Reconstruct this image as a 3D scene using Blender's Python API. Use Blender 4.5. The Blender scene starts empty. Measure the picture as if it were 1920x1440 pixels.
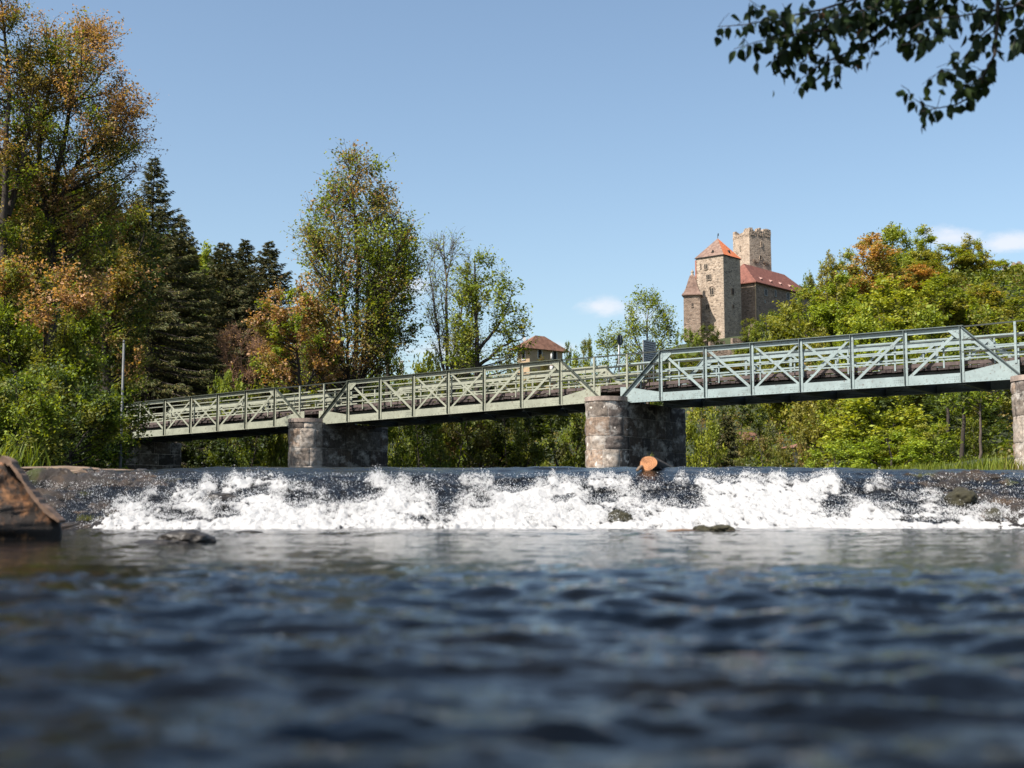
import bpy, bmesh, math, random
import numpy as np
from mathutils import Vector, Matrix, noise as mnoise

R = math.radians
scene = bpy.context.scene
col = scene.collection

# ------------------------------------------------------------------ camera
F = 2400.0                       # focal length in photo pixels (1920 wide)
HY = 945.0                       # horizon row
CAMZ = 0.24
PITCH = math.atan((HY - 720) / F)
cam_d = bpy.data.cameras.new('camera')
cam = bpy.data.objects.new('camera', cam_d)
col.objects.link(cam)
cam.location = (0, 0, CAMZ)
cam.rotation_euler = (math.pi / 2 + PITCH, 0, 0)
cam_d.sensor_width = 36
cam_d.lens = F / 1920 * 36
cam_d.clip_start = 0.05
cam_d.clip_end = 6000
cam_d.dof.use_dof = True
cam_d.dof.focus_distance = 38
cam_d.dof.aperture_fstop = 2.3
scene.camera = cam

# ------------------------------------------------------------------ light
SUN_AZ = R(52)                   # left of straight behind the camera
SUN_EL = R(50)
sun_dir = Vector((-math.sin(SUN_AZ) * math.cos(SUN_EL), -math.cos(SUN_AZ) * math.cos(SUN_EL), math.sin(SUN_EL)))
sl = bpy.data.lights.new('sun', 'SUN')
sl.energy = 5.0
sl.angle = R(0.5)
sl.color = (1.0, 0.93, 0.84)
so = bpy.data.objects.new('sun', sl)
so.rotation_euler = sun_dir.to_track_quat('Z', 'Y').to_euler()
so.location = (-30, -30, 60)
col.objects.link(so)

world = bpy.data.worlds.new('World')
scene.world = world
world.use_nodes = True
wn = world.node_tree.nodes
wl = world.node_tree.links
wn.clear()
w_out = wn.new('ShaderNodeOutputWorld')
w_bg = wn.new('ShaderNodeBackground')
w_bg.inputs['Strength'].default_value = 0.101
sky = wn.new('ShaderNodeTexSky')
sky.sky_type = 'NISHITA'
sky.sun_disc = False
sky.sun_elevation = SUN_EL
sky.sun_rotation = math.atan2(sun_dir.x, sun_dir.y)
sky.altitude = 300
sky.air_density = 1.0
sky.dust_density = 2.2
sky.ozone_density = 0.35
# a few small fair-weather clouds low over the horizon (placed by direction)
tc = wn.new('ShaderNodeTexCoord')
nz = wn.new('ShaderNodeTexNoise')
nz.inputs['Scale'].default_value = 22
nz.inputs['Detail'].default_value = 7
nz.inputs['Roughness'].default_value = 0.6
mp = wn.new('ShaderNodeMapping')
mp.inputs['Scale'].default_value = (1, 1, 2.0)
wl.new(tc.outputs['Generated'], mp.inputs['Vector'])
wl.new(mp.outputs['Vector'], nz.inputs['Vector'])
cloud_fac = None
CLOUDS = [(1122, 578, 62, 26, .8), (1215, 590, 70, 30, .6), (1780, 446, 60, 26, .9), (1890, 458, 70, 24, 1.0),
          (725, 530, 80, 45, .9), (840, 655, 90, 30, .9), (1290, 560, 60, 45, .45), (1055, 655, 60, 16, .8)]
for (cx, cy, rx, ry, amt) in CLOUDS:
    v = (720 - cy) / F
    d = Vector(((cx - 960) / F, math.cos(PITCH) - v * math.sin(PITCH), math.sin(PITCH) + v * math.cos(PITCH))).normalized()
    sub = wn.new('ShaderNodeVectorMath'); sub.operation = 'SUBTRACT'
    wl.new(tc.outputs['Generated'], sub.inputs[0]); sub.inputs[1].default_value = d
    mul = wn.new('ShaderNodeVectorMath'); mul.operation = 'MULTIPLY'
    wl.new(sub.outputs[0], mul.inputs[0]); mul.inputs[1].default_value = (F / rx, F / rx, F / ry)
    ln = wn.new('ShaderNodeVectorMath'); ln.operation = 'LENGTH'
    wl.new(mul.outputs[0], ln.inputs[0])
    mr = wn.new('ShaderNodeMapRange'); mr.inputs['From Min'].default_value = 1.35; mr.inputs['From Max'].default_value = 0.0
    mr.inputs['To Min'].default_value = 0; mr.inputs['To Max'].default_value = amt * 1.15
    wl.new(ln.outputs['Value'], mr.inputs['Value'])
    if cloud_fac is None:
        cloud_fac = mr.outputs[0]
    else:
        ad = wn.new('ShaderNodeMath'); ad.operation = 'MAXIMUM'
        wl.new(cloud_fac, ad.inputs[0]); wl.new(mr.outputs[0], ad.inputs[1]); cloud_fac = ad.outputs[0]
cm = wn.new('ShaderNodeMath'); cm.operation = 'ADD'
nm_ = wn.new('ShaderNodeMath'); nm_.operation = 'MULTIPLY'; nm_.inputs[1].default_value = 2.2
wl.new(nz.outputs['Fac'], nm_.inputs[0])
wl.new(cloud_fac, cm.inputs[0]); wl.new(nm_.outputs[0], cm.inputs[1])
cr = wn.new('ShaderNodeMapRange'); cr.interpolation_type = 'SMOOTHSTEP'
cr.inputs['From Min'].default_value = 1.35; cr.inputs['From Max'].default_value = 2.2
cr.inputs['To Max'].default_value = 0.62
wl.new(cm.outputs[0], cr.inputs['Value'])
cmix = wn.new('ShaderNodeMix'); cmix.data_type = 'RGBA'
cg = wn.new('ShaderNodeMath'); cg.operation = 'MULTIPLY'; cg.use_clamp = True; cg.inputs[1].default_value = 2.5
wl.new(cloud_fac, cg.inputs[0])
cg2 = wn.new('ShaderNodeMath'); cg2.operation = 'MULTIPLY'
wl.new(cg.outputs[0], cg2.inputs[0]); wl.new(cr.outputs[0], cg2.inputs[1])
wl.new(cg2.outputs[0], cmix.inputs['Factor'])
sk2 = wn.new('ShaderNodeMix'); sk2.data_type = 'RGBA'; sk2.blend_type = 'MULTIPLY'; sk2.inputs['Factor'].default_value = 1
wl.new(sky.outputs['Color'], sk2.inputs['A']); sk2.inputs['B'].default_value = (.96, 1.0, .98, 1)   # slightly clearer air
wl.new(sk2.outputs['Result'], cmix.inputs['A'])
cmix.inputs['B'].default_value = (5.6, 5.4, 5.6, 1)
wl.new(cmix.outputs['Result'], w_bg.inputs['Color'])
wl.new(w_bg.outputs[0], w_out.inputs['Surface'])

scene.view_settings.view_transform = 'Standard'
scene.view_settings.look = 'None'
scene.view_settings.gamma = 1
scene.view_settings.exposure = 0.9
scene.render.engine = 'CYCLES'
scene.cycles.max_bounces = 6
scene.cycles.diffuse_bounces = 3
scene.cycles.glossy_bounces = 3
scene.cycles.transmission_bounces = 3
scene.cycles.transparent_max_bounces = 8
scene.cycles.sample_clamp_indirect = 6


# ------------------------------------------------------------------ helpers
def ray(px, py):
    v = (720 - py) / F
    return np.array(((px - 960) / F, math.cos(PITCH) - v * math.sin(PITCH), math.sin(PITCH) + v * math.cos(PITCH)))


def U(px, py, Y):
    """point of the place at distance Y (world y) seen at photo pixel px, py"""
    r = ray(px, py)
    return np.array((0, 0, CAMZ)) + r * (Y / r[1])


def project(P):
    P = np.asarray(P, float)
    d = P - np.array((0, 0, CAMZ))
    c, s = math.cos(PITCH), math.sin(PITCH)
    fw = d[..., 1] * c + d[..., 2] * s
    up = -d[..., 1] * s + d[..., 2] * c
    return 960 + F * d[..., 0] / fw, 720 - F * up / fw


def smooth(t):
    t = np.clip(t, 0, 1)
    return t * t * (3 - 2 * t)


def _hash(ix, iy, seed):
    h = (ix.astype(np.int64) * 374761393 + iy.astype(np.int64) * 668265263 + seed * 1442695041) & 0x7fffffff
    h = ((h ^ (h >> 13)) * 1274126177) & 0x7fffffff
    return ((h ^ (h >> 16)) & 0xffff) / 65535.0


def vnoise(x, y, seed=0):
    x = np.asarray(x, float); y = np.asarray(y, float)
    ix = np.floor(x); iy = np.floor(y)
    fx = x - ix; fy = y - iy
    fx = fx * fx * fx * (fx * (fx * 6 - 15) + 10); fy = fy * fy * fy * (fy * (fy * 6 - 15) + 10)
    a = _hash(ix, iy, seed); b = _hash(ix + 1, iy, seed)
    c = _hash(ix, iy + 1, seed); d = _hash(ix + 1, iy + 1, seed)
    return (a * (1 - fx) + b * fx) * (1 - fy) + (c * (1 - fx) + d * fx) * fy


def fbm(x, y, seed=0, octs=4, gain=.5):
    s = 0; a = 1; t = 0
    for o in range(octs):
        s = s + a * vnoise(x * 2 ** o + 17.3 * o, y * 2 ** o - 9.1 * o, seed + o * 7)
        t += a; a *= gain
    return s / t


def tag(o, label=None, cat=None, group=None, kind=None):
    if label: o['label'] = label
    if cat: o['category'] = cat
    if group: o['group'] = group
    if kind: o['kind'] = kind
    return o


def thing(name, label, cat, loc=(0, 0, 0), group=None, rz=0):
    o = bpy.data.objects.new(name, None)
    o.empty_display_size = .3
    col.objects.link(o)
    o.location = tuple(float(c) for c in loc); o.rotation_euler = (0, 0, rz)
    return tag(o, label, cat, group)


def link(name, me, mat=None, parent=None, smooth_sh=False):
    o = bpy.data.objects.new(name, me)
    col.objects.link(o)
    if mat is not None:
        for m in (mat if isinstance(mat, (list, tuple)) else [mat]):
            me.materials.append(m)
    if parent is not None:
        o.parent = parent
    if smooth_sh:
        me.polygons.foreach_set('use_smooth', np.ones(len(me.polygons), dtype=bool))
    return o


def mesh_np(name, V, Fc, colors=None, attrs=None, matidx=None):
    V = np.asarray(V, dtype=np.float32); Fc = np.asarray(Fc, dtype=np.int32)
    me = bpy.data.meshes.new(name)
    k = Fc.shape[1]
    me.vertices.add(len(V)); me.vertices.foreach_set('co', V.ravel())
    me.loops.add(Fc.size); me.loops.foreach_set('vertex_index', Fc.ravel())
    me.polygons.add(len(Fc)); me.polygons.foreach_set('loop_start', np.arange(0, Fc.size, k, dtype=np.int32))
    if matidx is not None:
        me.polygons.foreach_set('material_index', np.asarray(matidx, dtype=np.int32))
    me.update(calc_edges=True)
    if colors is not None:
        ca = me.color_attributes.new('Col', 'FLOAT_COLOR', 'POINT')
        c4 = np.ones((len(V), 4), dtype=np.float32); c4[:, :3] = colors
        ca.data.foreach_set('color', c4.ravel())
    for nme, arr in (attrs or {}).items():
        a = me.attributes.new(nme, 'FLOAT', 'POINT')
        a.data.foreach_set('value', np.asarray(arr, dtype=np.float32))
    return me


class MB:
    """collects faces of one part"""
    def __init__(self):
        self.v = []; self.f = []; self.m = []

    def add(self, vs, fs, mi=0):
        n = len(self.v)
        self.v += [tuple(float(c) for c in p) for p in vs]
        self.f += [tuple(n + i for i in f) for f in fs]
        self.m += [mi] * len(fs)

    def box(self, c, ax, ay, az, mi=0):
        """box centred at c with half-extent vectors"""
        c, ax, ay, az = (np.asarray(a, float) for a in (c, ax, ay, az))
        vs = [c + sx * ax + sy * ay + sz * az for sx in (-1, 1) for sy in (-1, 1) for sz in (-1, 1)]
        self.add(vs, [(0, 1, 3, 2), (4, 6, 7, 5), (0, 4, 5, 1), (2, 3, 7, 6), (0, 2, 6, 4), (1, 5, 7, 3)], mi)

    def bar(self, a, b, side, up, w, h, mi=0):
        """bar from a to b, width w along side, height h along up"""
        a = np.asarray(a, float); b = np.asarray(b, float)
        self.box((a + b) / 2, (b - a) / 2, np.asarray(side) * w / 2, np.asarray(up) * h / 2, mi)

    def tube(self, pts, rad, n=8, mi=0, cap=True):
        pts = [np.asarray(p, float) for p in pts]
        rads = rad if isinstance(rad, (list, tuple)) else [rad] * len(pts)
        base = len(self.v)
        for i, p in enumerate(pts):
            t = pts[min(i + 1, len(pts) - 1)] - pts[max(i - 1, 0)]
            t = t / (np.linalg.norm(t) + 1e-9)
            ref = np.array((0, 0, 1.)) if abs(t[2]) < .9 else np.array((1., 0, 0))
            u = np.cross(t, ref); u /= np.linalg.norm(u); w = np.cross(t, u)
            for k in range(n):
                a = 2 * math.pi * k / n
                self.v.append(tuple(p + rads[i] * (math.cos(a) * u + math.sin(a) * w)))
        for i in range(len(pts) - 1):
            for k in range(n):
                k2 = (k + 1) % n
                self.f.append((base + i * n + k, base + i * n + k2, base + (i + 1) * n + k2, base + (i + 1) * n + k)); self.m.append(mi)
        if cap:
            self.f.append(tuple(base + k for k in range(n))[::-1]); self.m.append(mi)
            self.f.append(tuple(base + (len(pts) - 1) * n + k for k in range(n))); self.m.append(mi)

    def build(self, name, mat, parent=None, origin=(0, 0, 0), smooth_sh=False):
        o = np.asarray(origin, float)
        me = bpy.data.meshes.new(name)
        me.from_pydata([tuple(np.asarray(p) - o) for p in self.v], [], self.f)
        bm = bmesh.new(); bm.from_mesh(me)
        bmesh.ops.recalc_face_normals(bm, faces=bm.faces)
        bm.to_mesh(me); bm.free()
        ob = link(name, me, mat, parent, smooth_sh)
        me.polygons.foreach_set('material_index', np.array(self.m, dtype=np.int32))
        return ob


# ------------------------------------------------------------------ materials
def new_mat(name):
    m = bpy.data.materials.new(name); m.use_nodes = True
    nt = m.node_tree
    b = nt.nodes['Principled BSDF']
    return m, nt, nt.nodes, nt.links, b


def noise_node(nt, scale, detail=5, rough=.55, vec=None, dist=0):
    n = nt.nodes.new('ShaderNodeTexNoise')
    n.inputs['Scale'].default_value = scale; n.inputs['Detail'].default_value = detail
    n.inputs['Roughness'].default_value = rough; n.inputs['Distortion'].default_value = dist
    if vec is not None: nt.links.new(vec, n.inputs['Vector'])
    return n


def ramp(nt, fac, stops):
    r = nt.nodes.new('ShaderNodeValToRGB')
    nt.links.new(fac, r.inputs['Fac'])
    e = r.color_ramp.elements
    while len(e) < len(stops): e.new(.5)
    for el, (p, c) in zip(e, stops):
        el.position = p; el.color = (*c, 1) if len(c) == 3 else c
    return r


def mixc(nt, fac, a, b, mode='MIX'):
    m = nt.nodes.new('ShaderNodeMix'); m.data_type = 'RGBA'; m.blend_type = mode
    for key, val in (('Factor', fac), ('A', a), ('B', b)):
        if hasattr(val, 'node'):
            nt.links.new(val, m.inputs[key])
        elif key == 'Factor':
            m.inputs[key].default_value = val
        else:
            m.inputs[key].default_value = (*val, 1)
    return m.outputs['Result']


def bump(nt, height, strength, dist, b):
    bn = nt.nodes.new('ShaderNodeBump'); bn.inputs['Strength'].default_value = strength; bn.inputs['Distance'].default_value = dist
    nt.links.new(height, bn.inputs['Height']); nt.links.new(bn.outputs[0], b.inputs['Normal'])
    return bn


def objco(nt, scale=(1, 1, 1)):
    t = nt.nodes.new('ShaderNodeTexCoord'); m = nt.nodes.new('ShaderNodeMapping')
    m.inputs['Scale'].default_value = scale
    nt.links.new(t.outputs['Object'], m.inputs['Vector'])
    return m.outputs['Vector']


ALB = .66                        # all base colours were picked for exposure 0; the scene is exposed .9 stop brighter
def sc3(c): return tuple(x * ALB for x in c)


def m_plain(name, c, rough=.6, metal=0, var=.25, scale=6, bumpd=0.0, stretch=(1, 1, 1)):
    c = sc3(c)
    m, nt, n, l, b = new_mat(name)
    ns = noise_node(nt, scale, 6, .6, objco(nt, stretch))
    r = ramp(nt, ns.outputs['Fac'], [(.3, tuple(x * (1 - var) for x in c)), (.7, tuple(min(1, x * (1 + var)) for x in c))])
    l.new(r.outputs[0], b.inputs['Base Color'])
    b.inputs['Roughness'].default_value = rough; b.inputs['Metallic'].default_value = metal
    if bumpd: bump(nt, ns.outputs['Fac'], .6, bumpd, b)
    return m


def m_paint(name, c, rust=(.07, .03, .014)):
    c = sc3(c)
    m, nt, n, l, b = new_mat(name)
    co = objco(nt)
    n1 = noise_node(nt, 2.3, 6, .65, co); n2 = noise_node(nt, 11, 6, .7, co)
    base = ramp(nt, n1.outputs['Fac'], [(.3, tuple(x * .8 for x in c)), (.65, tuple(x * 1.12 for x in c))]).outputs[0]
    rf = ramp(nt, n2.outputs['Fac'], [(.57, (0, 0, 0)), (.72, (1, 1, 1))]).outputs[0]
    l.new(mixc(nt, rf, base, rust), b.inputs['Base Color'])
    b.inputs['Roughness'].default_value = .5
    bump(nt, n2.outputs['Fac'], .15, .01, b)
    return m


def m_leaf(name, trans=.42):
    m, nt, n, l, b = new_mat(name)
    n.remove(b)
    at = n.new('ShaderNodeAttribute'); at.attribute_name = 'Col'
    oi = n.new('ShaderNodeObjectInfo')
    c = mixc(nt, 1.0, at.outputs['Color'], oi.outputs['Color'], 'MULTIPLY')
    c = mixc(nt, 1.0, c, (1.12, 1.12, 1.0), 'MULTIPLY')
    d = n.new('ShaderNodeBsdfDiffuse'); l.new(c, d.inputs['Color'])
    t = n.new('ShaderNodeBsdfTranslucent')
    tcx = mixc(nt, 1.0, c, (1.5, 1.4, .5), 'MULTIPLY'); l.new(tcx, t.inputs['Color'])
    mx = n.new('ShaderNodeMixShader'); mx.inputs[0].default_value = trans
    l.new(d.outputs[0], mx.inputs[1]); l.new(t.outputs[0], mx.inputs[2])
    g = n.new('ShaderNodeBsdfGlossy'); g.inputs['Roughness'].default_value = .6; g.inputs['Color'].default_value = (.5, .52, .5, 1)
    m2 = n.new('ShaderNodeMixShader'); m2.inputs[0].default_value = .035
    l.new(mx.outputs[0], m2.inputs[1]); l.new(g.outputs[0], m2.inputs[2])
    l.new(m2.outputs[0], n['Material Output'].inputs['Surface'])
    return m


def m_rubble(name, cols, mortar, scale=2.2, flat=2.4, bumpd=.08, stain=None):
    """rubble masonry: 3D Voronoi stones"""
    g_ = lambda c, k: tuple(k * (.74 * x + .26 * sum(c) / 3) for x in c)
    cols = [g_(c, 1.04) for c in cols]; mortar = g_(mortar, 1.0)
    m, nt, n, l, b = new_mat(name)
    co = objco(nt, (1, 1, flat))
    nd = noise_node(nt, scale * 1.5, 3, .5, co)
    wv = n.new('ShaderNodeVectorMath'); wv.operation = 'MULTIPLY_ADD'
    l.new(nd.outputs['Color'], wv.inputs[0]); wv.inputs[1].default_value = (.25, .25, .25); l.new(co, wv.inputs[2])
    vo = n.new('ShaderNodeTexVoronoi'); vo.inputs['Scale'].default_value = scale
    l.new(wv.outputs[0], vo.inputs['Vector'])
    sp = n.new('ShaderNodeSeparateColor'); l.new(vo.outputs['Color'], sp.inputs[0])
    k = len(cols)
    stone = ramp(nt, sp.outputs[0], [(i / max(1, k - 1), c) for i, c in enumerate(cols)]).outputs[0]
    ve = n.new('ShaderNodeTexVoronoi'); ve.feature = 'DISTANCE_TO_EDGE'; ve.inputs['Scale'].default_value = scale
    l.new(wv.outputs[0], ve.inputs['Vector'])
    ef = ramp(nt, ve.outputs['Distance'], [(.0, (1, 1, 1)), (.09, (0, 0, 0))])
    c1 = mixc(nt, ef.outputs[0], stone, mortar)
    nb = noise_node(nt, .35, 6, .65, objco(nt))
    big = ramp(nt, nb.outputs['Fac'], [(.32, (.78, .76, .75)), (.62, (1.12, 1.10, 1.08))]).outputs[0]
    c2 = mixc(nt, 1.0, c1, big, 'MULTIPLY')
    if stain:
        ns = noise_node(nt, .9, 6, .7, objco(nt, (1, 1, .35)))
        sf = ramp(nt, ns.outputs['Fac'], [(.50, (0, 0, 0)), (.66, (1, 1, 1))]).outputs[0]
        c2 = mixc(nt, sf, c2, stain)
    l.new(c2, b.inputs['Base Color']); b.inputs['Roughness'].default_value = .92
    bump(nt, ve.outputs['Distance'], .8, bumpd, b)
    return m


def m_roof(name, cols, row=.28, bumpd=.06):
    m, nt, n, l, b = new_mat(name)
    co = objco(nt)
    n1 = noise_node(nt, 1.2, 6, .7, co)
    vo = n.new('ShaderNodeTexVoronoi'); vo.inputs['Scale'].default_value = 2.2; l.new(co, vo.inputs['Vector'])
    sp = n.new('ShaderNodeSeparateColor'); l.new(vo.outputs['Color'], sp.inputs[0])
    ad = n.new('ShaderNodeMath'); ad.operation = 'MULTIPLY_ADD'
    l.new(sp.outputs[0], ad.inputs[0]); ad.inputs[1].default_value = .45; l.new(n1.outputs['Fac'], ad.inputs[2])
    k = len(cols)
    c = ramp(nt, ad.outputs[0], [(.35 + .6 * i / (k - 1), cc) for i, cc in enumerate(cols)]).outputs[0]
    wv = n.new('ShaderNodeTexWave'); wv.bands_direction = 'Z'; wv.wave_profile = 'SAW'; wv.inputs['Scale'].default_value = 1 / row / 3.14 * .5 * 3.14
    wv.inputs['Distortion'].default_value = .4
    l.new(co, wv.inputs['Vector'])
    l.new(c, b.inputs['Base Color']); b.inputs['Roughness'].default_value = .8
    bump(nt, wv.outputs['Fac'], .5, bumpd, b)
    return m


def m_attr(name, rough=.9, bumps=(8, .02), eff=None, mult=1.0):
    """per-block vertex colour x noise, optional white lime bloom"""
    m, nt, n, l, b = new_mat(name)
    at = n.new('ShaderNodeAttribute'); at.attribute_name = 'Col'
    co = objco(nt)
    n1 = noise_node(nt, bumps[0], 7, .65, co)
    k = ramp(nt, n1.outputs['Fac'], [(.32, (.42, .40, .39)), (.66, (1.32, 1.28, 1.23))]).outputs[0]
    c = mixc(nt, 1.0, at.outputs['Color'], k, 'MULTIPLY')
    if eff:
        n2 = noise_node(nt, 1.7, 7, .7, objco(nt, (1, 1, 1.6)))
        ef = ramp(nt, n2.outputs['Fac'], [(.50, (0, 0, 0)), (.68, (1, 1, 1))]).outputs[0]
        c = mixc(nt, ef, c, sc3(eff))
        n3 = noise_node(nt, 2.6, 7, .75, objco(nt, (1, 1, .5)))
        e3 = ramp(nt, n3.outputs['Fac'], [(.56, (0, 0, 0)), (.70, (1, 1, 1))]).outputs[0]
        c = mixc(nt, e3, c, (.022, .017, .014))
    l.new(c, b.inputs['Base Color']); b.inputs['Roughness'].default_value = rough
    bump(nt, n1.outputs['Fac'], .7, bumps[1], b)
    return m


M = {}
M['paint_green'] = m_paint('sage_green_paint', (.39, .405, .315))
M['paint_blue'] = m_paint('turquoise_paint', (.35, .435, .435))
M['paint_dark'] = m_paint('dark_green_steel', (.035, .045, .035))
M['flange_blue'] = m_paint('shade_dark_blue_flange', (.13, .17, .165))  # span blue darkened: shade on flanges and post legs put into the colour
M['flange_green'] = m_paint('shade_dark_green_flange', (.085, .10, .07))  # span green darkened the same way, shade painted in
M['timber'] = m_plain('weathered_timber', (.055, .039, .036), .85, var=.5, scale=9, bumpd=.02, stretch=(3, 3, 1))
M['timber_pale'] = m_plain('weathered_kerb_timber', (.125, .092, .085), .85, var=.4, scale=7, bumpd=.02)
M['rusttwig'] = m_plain('red_brown_twig', (.33, .19, .12), .9, var=.3, scale=5)
M['steel_grey'] = m_plain('galvanised_steel', (.32, .33, .34), .45, .5, var=.15)
M['pole_grey'] = m_plain('dull_pole_grey', (.15, .16, .165), .6, .3, var=.2)
M['sign_back'] = m_plain('dark_sign_metal', (.03, .03, .035), .5, .2, var=.2)
M['board'] = m_plain('board_grey', (.42, .43, .43), .6, var=.1)
M['ink'] = m_plain('board_ink', (.05, .05, .055), .7, var=.1)
M['white_paint'] = m_plain('white_paint', (.75, .74, .7), .6, var=.12)
M['red_paint'] = m_plain('red_paint', (.45, .04, .04), .6, var=.15)
M['leaf'] = m_leaf('leaf')
M['needle'] = m_leaf('needle', .12)
M['near_leaf'] = m_leaf('near_leaf', .14)
M['bark'] = m_plain('dark_bark', (.055, .042, .033), .95, var=.5, scale=6, bumpd=.03, stretch=(3, 3, .7))
M['twig'] = m_plain('grey_brown_twig', (.12, .09, .07), .9, var=.4, scale=5)
M['pier_stone'] = m_attr('pier_granite', .92, (9, .03), (.60, .56, .51))
M['castle'] = m_rubble('castle_rubble', [(.10, .068, .045), (.36, .265, .175), (.22, .155, .10), (.44, .335, .23)], (.44, .36, .28), 1.9, 2.4, .12)
M['castle_dark'] = m_rubble('turret_rubble', [(.07, .045, .03), (.24, .155, .10), (.15, .10, .065), (.31, .215, .145)], (.28, .21, .16), 1.9, 2.2, .12)
M['keep'] = m_rubble('keep_rubble', [(.15, .10, .065), (.38, .275, .185), (.27, .19, .125), (.43, .325, .225)], (.42, .34, .26), 1.8, 2.5, .12)
M['quoin'] = m_plain('quoin_stone', (.44, .36, .28), .9, var=.25, scale=2)
M['brick_red'] = m_plain('red_brick', (.42, .16, .10), .9, var=.3, scale=3)
M['roof_old'] = m_roof('old_roof_tiles', [(.085, .055, .042), (.15, .09, .068), (.22, .145, .11)])
M['roof_new'] = m_roof('new_orange_tiles', [(.48, .12, .045), (.62, .17, .06), (.68, .22, .09)])
M['roof_red'] = m_roof('red_hall_tiles', [(.115, .04, .028), (.16, .055, .038), (.20, .075, .052)])
M['roof_brown'] = m_roof('brown_house_tiles', [(.07, .04, .025), (.14, .065, .04), (.20, .10, .065)])
M['dark_open'] = m_plain('dark_opening', (.012, .010, .010), .9, var=.1)
M['iron'] = m_plain('dark_iron', (.03, .03, .03), .6, .5, var=.2)
M['plaster_pale'] = m_plain('ochre_plaster', (.52, .38, .24), .9, var=.15, scale=1)
M['plaster_yellow'] = m_plain('yellow_plaster', (.62, .42, .16), .9, var=.1, scale=1)
M['plaster_pink'] = m_plain('pink_plaster', (.50, .30, .26), .9, var=.1, scale=1)
M['plaster_white'] = m_plain('white_plaster', (.72, .70, .66), .9, var=.08, scale=1)
M['rock'] = m_plain('wet_rock', (.030, .024, .018), .5, var=.6, scale=5, bumpd=.04)
M['black_rock'] = m_plain('black_wet_stone', (.012, .011, .010), .6, var=.4, scale=9, bumpd=.02)
M['slab'] = m_plain('dry_rock_slab', (.21, .145, .095), .85, var=.45, scale=4, bumpd=.03, stretch=(1, 1, 3))
M['cliff'] = m_plain('grey_cliff_rock', (.20, .15, .11), .9, var=.5, scale=.35, bumpd=.5)


# ------------------------------------------------------------------ ground
def ground_h(x, y):
    x = np.asarray(x, float); y = np.asarray(y, float)
    u = x / np.maximum(y, 1)
    # far bank line of the upper river, in y for a given x
    yb = 74 + 12 * smooth((x + 25) / 25) - 12 * smooth((x - 8) / 25)
    # left bank line (in x)
    xl = -6.1 - .24 * np.maximum(y - 14, 0)
    xl = np.where(y < 14, -6.1 + .12 * (14 - y), xl)
    xr = 12 + .10 * np.maximum(y - 25, 0) + np.where(y < 25, .0, 0)
    bank = np.maximum(smooth((y - yb) / 4), np.maximum(smooth((xl - x) / 3.0), smooth((x - xr) / 4)))
    z = -.9 + 2.5 * bank
    z = z + 13.0 * smooth((y - yb - 4) / 75)
    z = z + 16 * smooth((-x - 20) / 45) * smooth((y - 55) / 90) + 3.0 * smooth((-x - 12) / 20) * smooth((y - 25) / 25)
    z = z + 20.5 * np.exp(-(((x - 49) / 34) ** 2 + ((y - 272) / 42) ** 2) ** 1.4)
    z = z + 12 * smooth((u - .17) / .16) * smooth((y - 80) / 80)
    z = z + 27 * smooth((x - 62) / 75) * smooth((y - 170) / 150)
    z = z + 60 * smooth((y - 450) / 600) * smooth((np.abs(u - .03) - .12) / .3)
    z = z + (fbm(x / 9, y / 9, 3, 4) - .5) * 1.6 * bank * smooth((y - 18) / 30)
    return z


def grid_faces(nr, nc):
    a = np.arange(nr * nc).reshape(nr, nc)
    return np.stack([a[:-1, :-1], a[:-1, 1:], a[1:, 1:], a[1:, :-1]], -1).reshape(-1, 4)


gy = np.concatenate([np.linspace(-40, 0, 12), np.linspace(1, 110, 160), np.linspace(112, 360, 130), np.geomspace(366, 3000, 40)])
gu = np.concatenate([-np.geomspace(3, .62, 18), np.linspace(-.6, .6, 150), np.geomspace(.62, 3, 18)])
GYY, GUU = np.meshgrid(gy, gu, indexing='ij')
GX = GUU * (np.abs(GYY) + 14)
GZ = ground_h(GX, GYY)
gm, nt, n, l, b = new_mat('grassy_ground')
n1 = noise_node(nt, .25, 8, .65, objco(nt)); n2 = noise_node(nt, 3, 6, .7, objco(nt))
g1 = ramp(nt, n1.outputs['Fac'], [(.35, (.012, .018, .006)), (.55, (.028, .040, .008)), (.75, (.045, .042, .018))]).outputs[0]
l.new(g1, b.inputs['Base Color']); b.inputs['Roughness'].default_value = .95
bump(nt, n2.outputs['Fac'], 1, .2, b)
gme = mesh_np('ground', np.stack([GX, GYY, GZ], -1).reshape(-1, 3), grid_faces(*GX.shape))
tag(link('ground', gme, gm, smooth_sh=True), kind='structure')


def gz(x, y):
    return float(ground_h(np.array([x]), np.array([y]))[0])


# ------------------------------------------------------------------ river water
def m_water(name, c, rough, bscale, bdist):
    m, nt, n, l, b = new_mat(name)
    co = objco(nt)
    nb = noise_node(nt, .8, 4, .6, co)
    l.new(ramp(nt, nb.outputs['Fac'], [(.40, c), (.7, (c[0] * 6, c[1] * 1.9, c[2] * .5))]).outputs[0], b.inputs['Base Color'])
    b.inputs['Roughness'].default_value = rough; b.inputs['IOR'].default_value = 1.33; b.inputs['Specular IOR Level'].default_value = .28
    n1 = noise_node(nt, bscale, 4, .6, objco(nt, (1, 1.8, 1)))
    bump(nt, n1.outputs['Fac'], .5, bdist, b)
    return m


M['water'] = m_water('river_water', (.0010, .0026, .0056), .04, 14, .008)
WZ = .685                                        # level of the upper water

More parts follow.
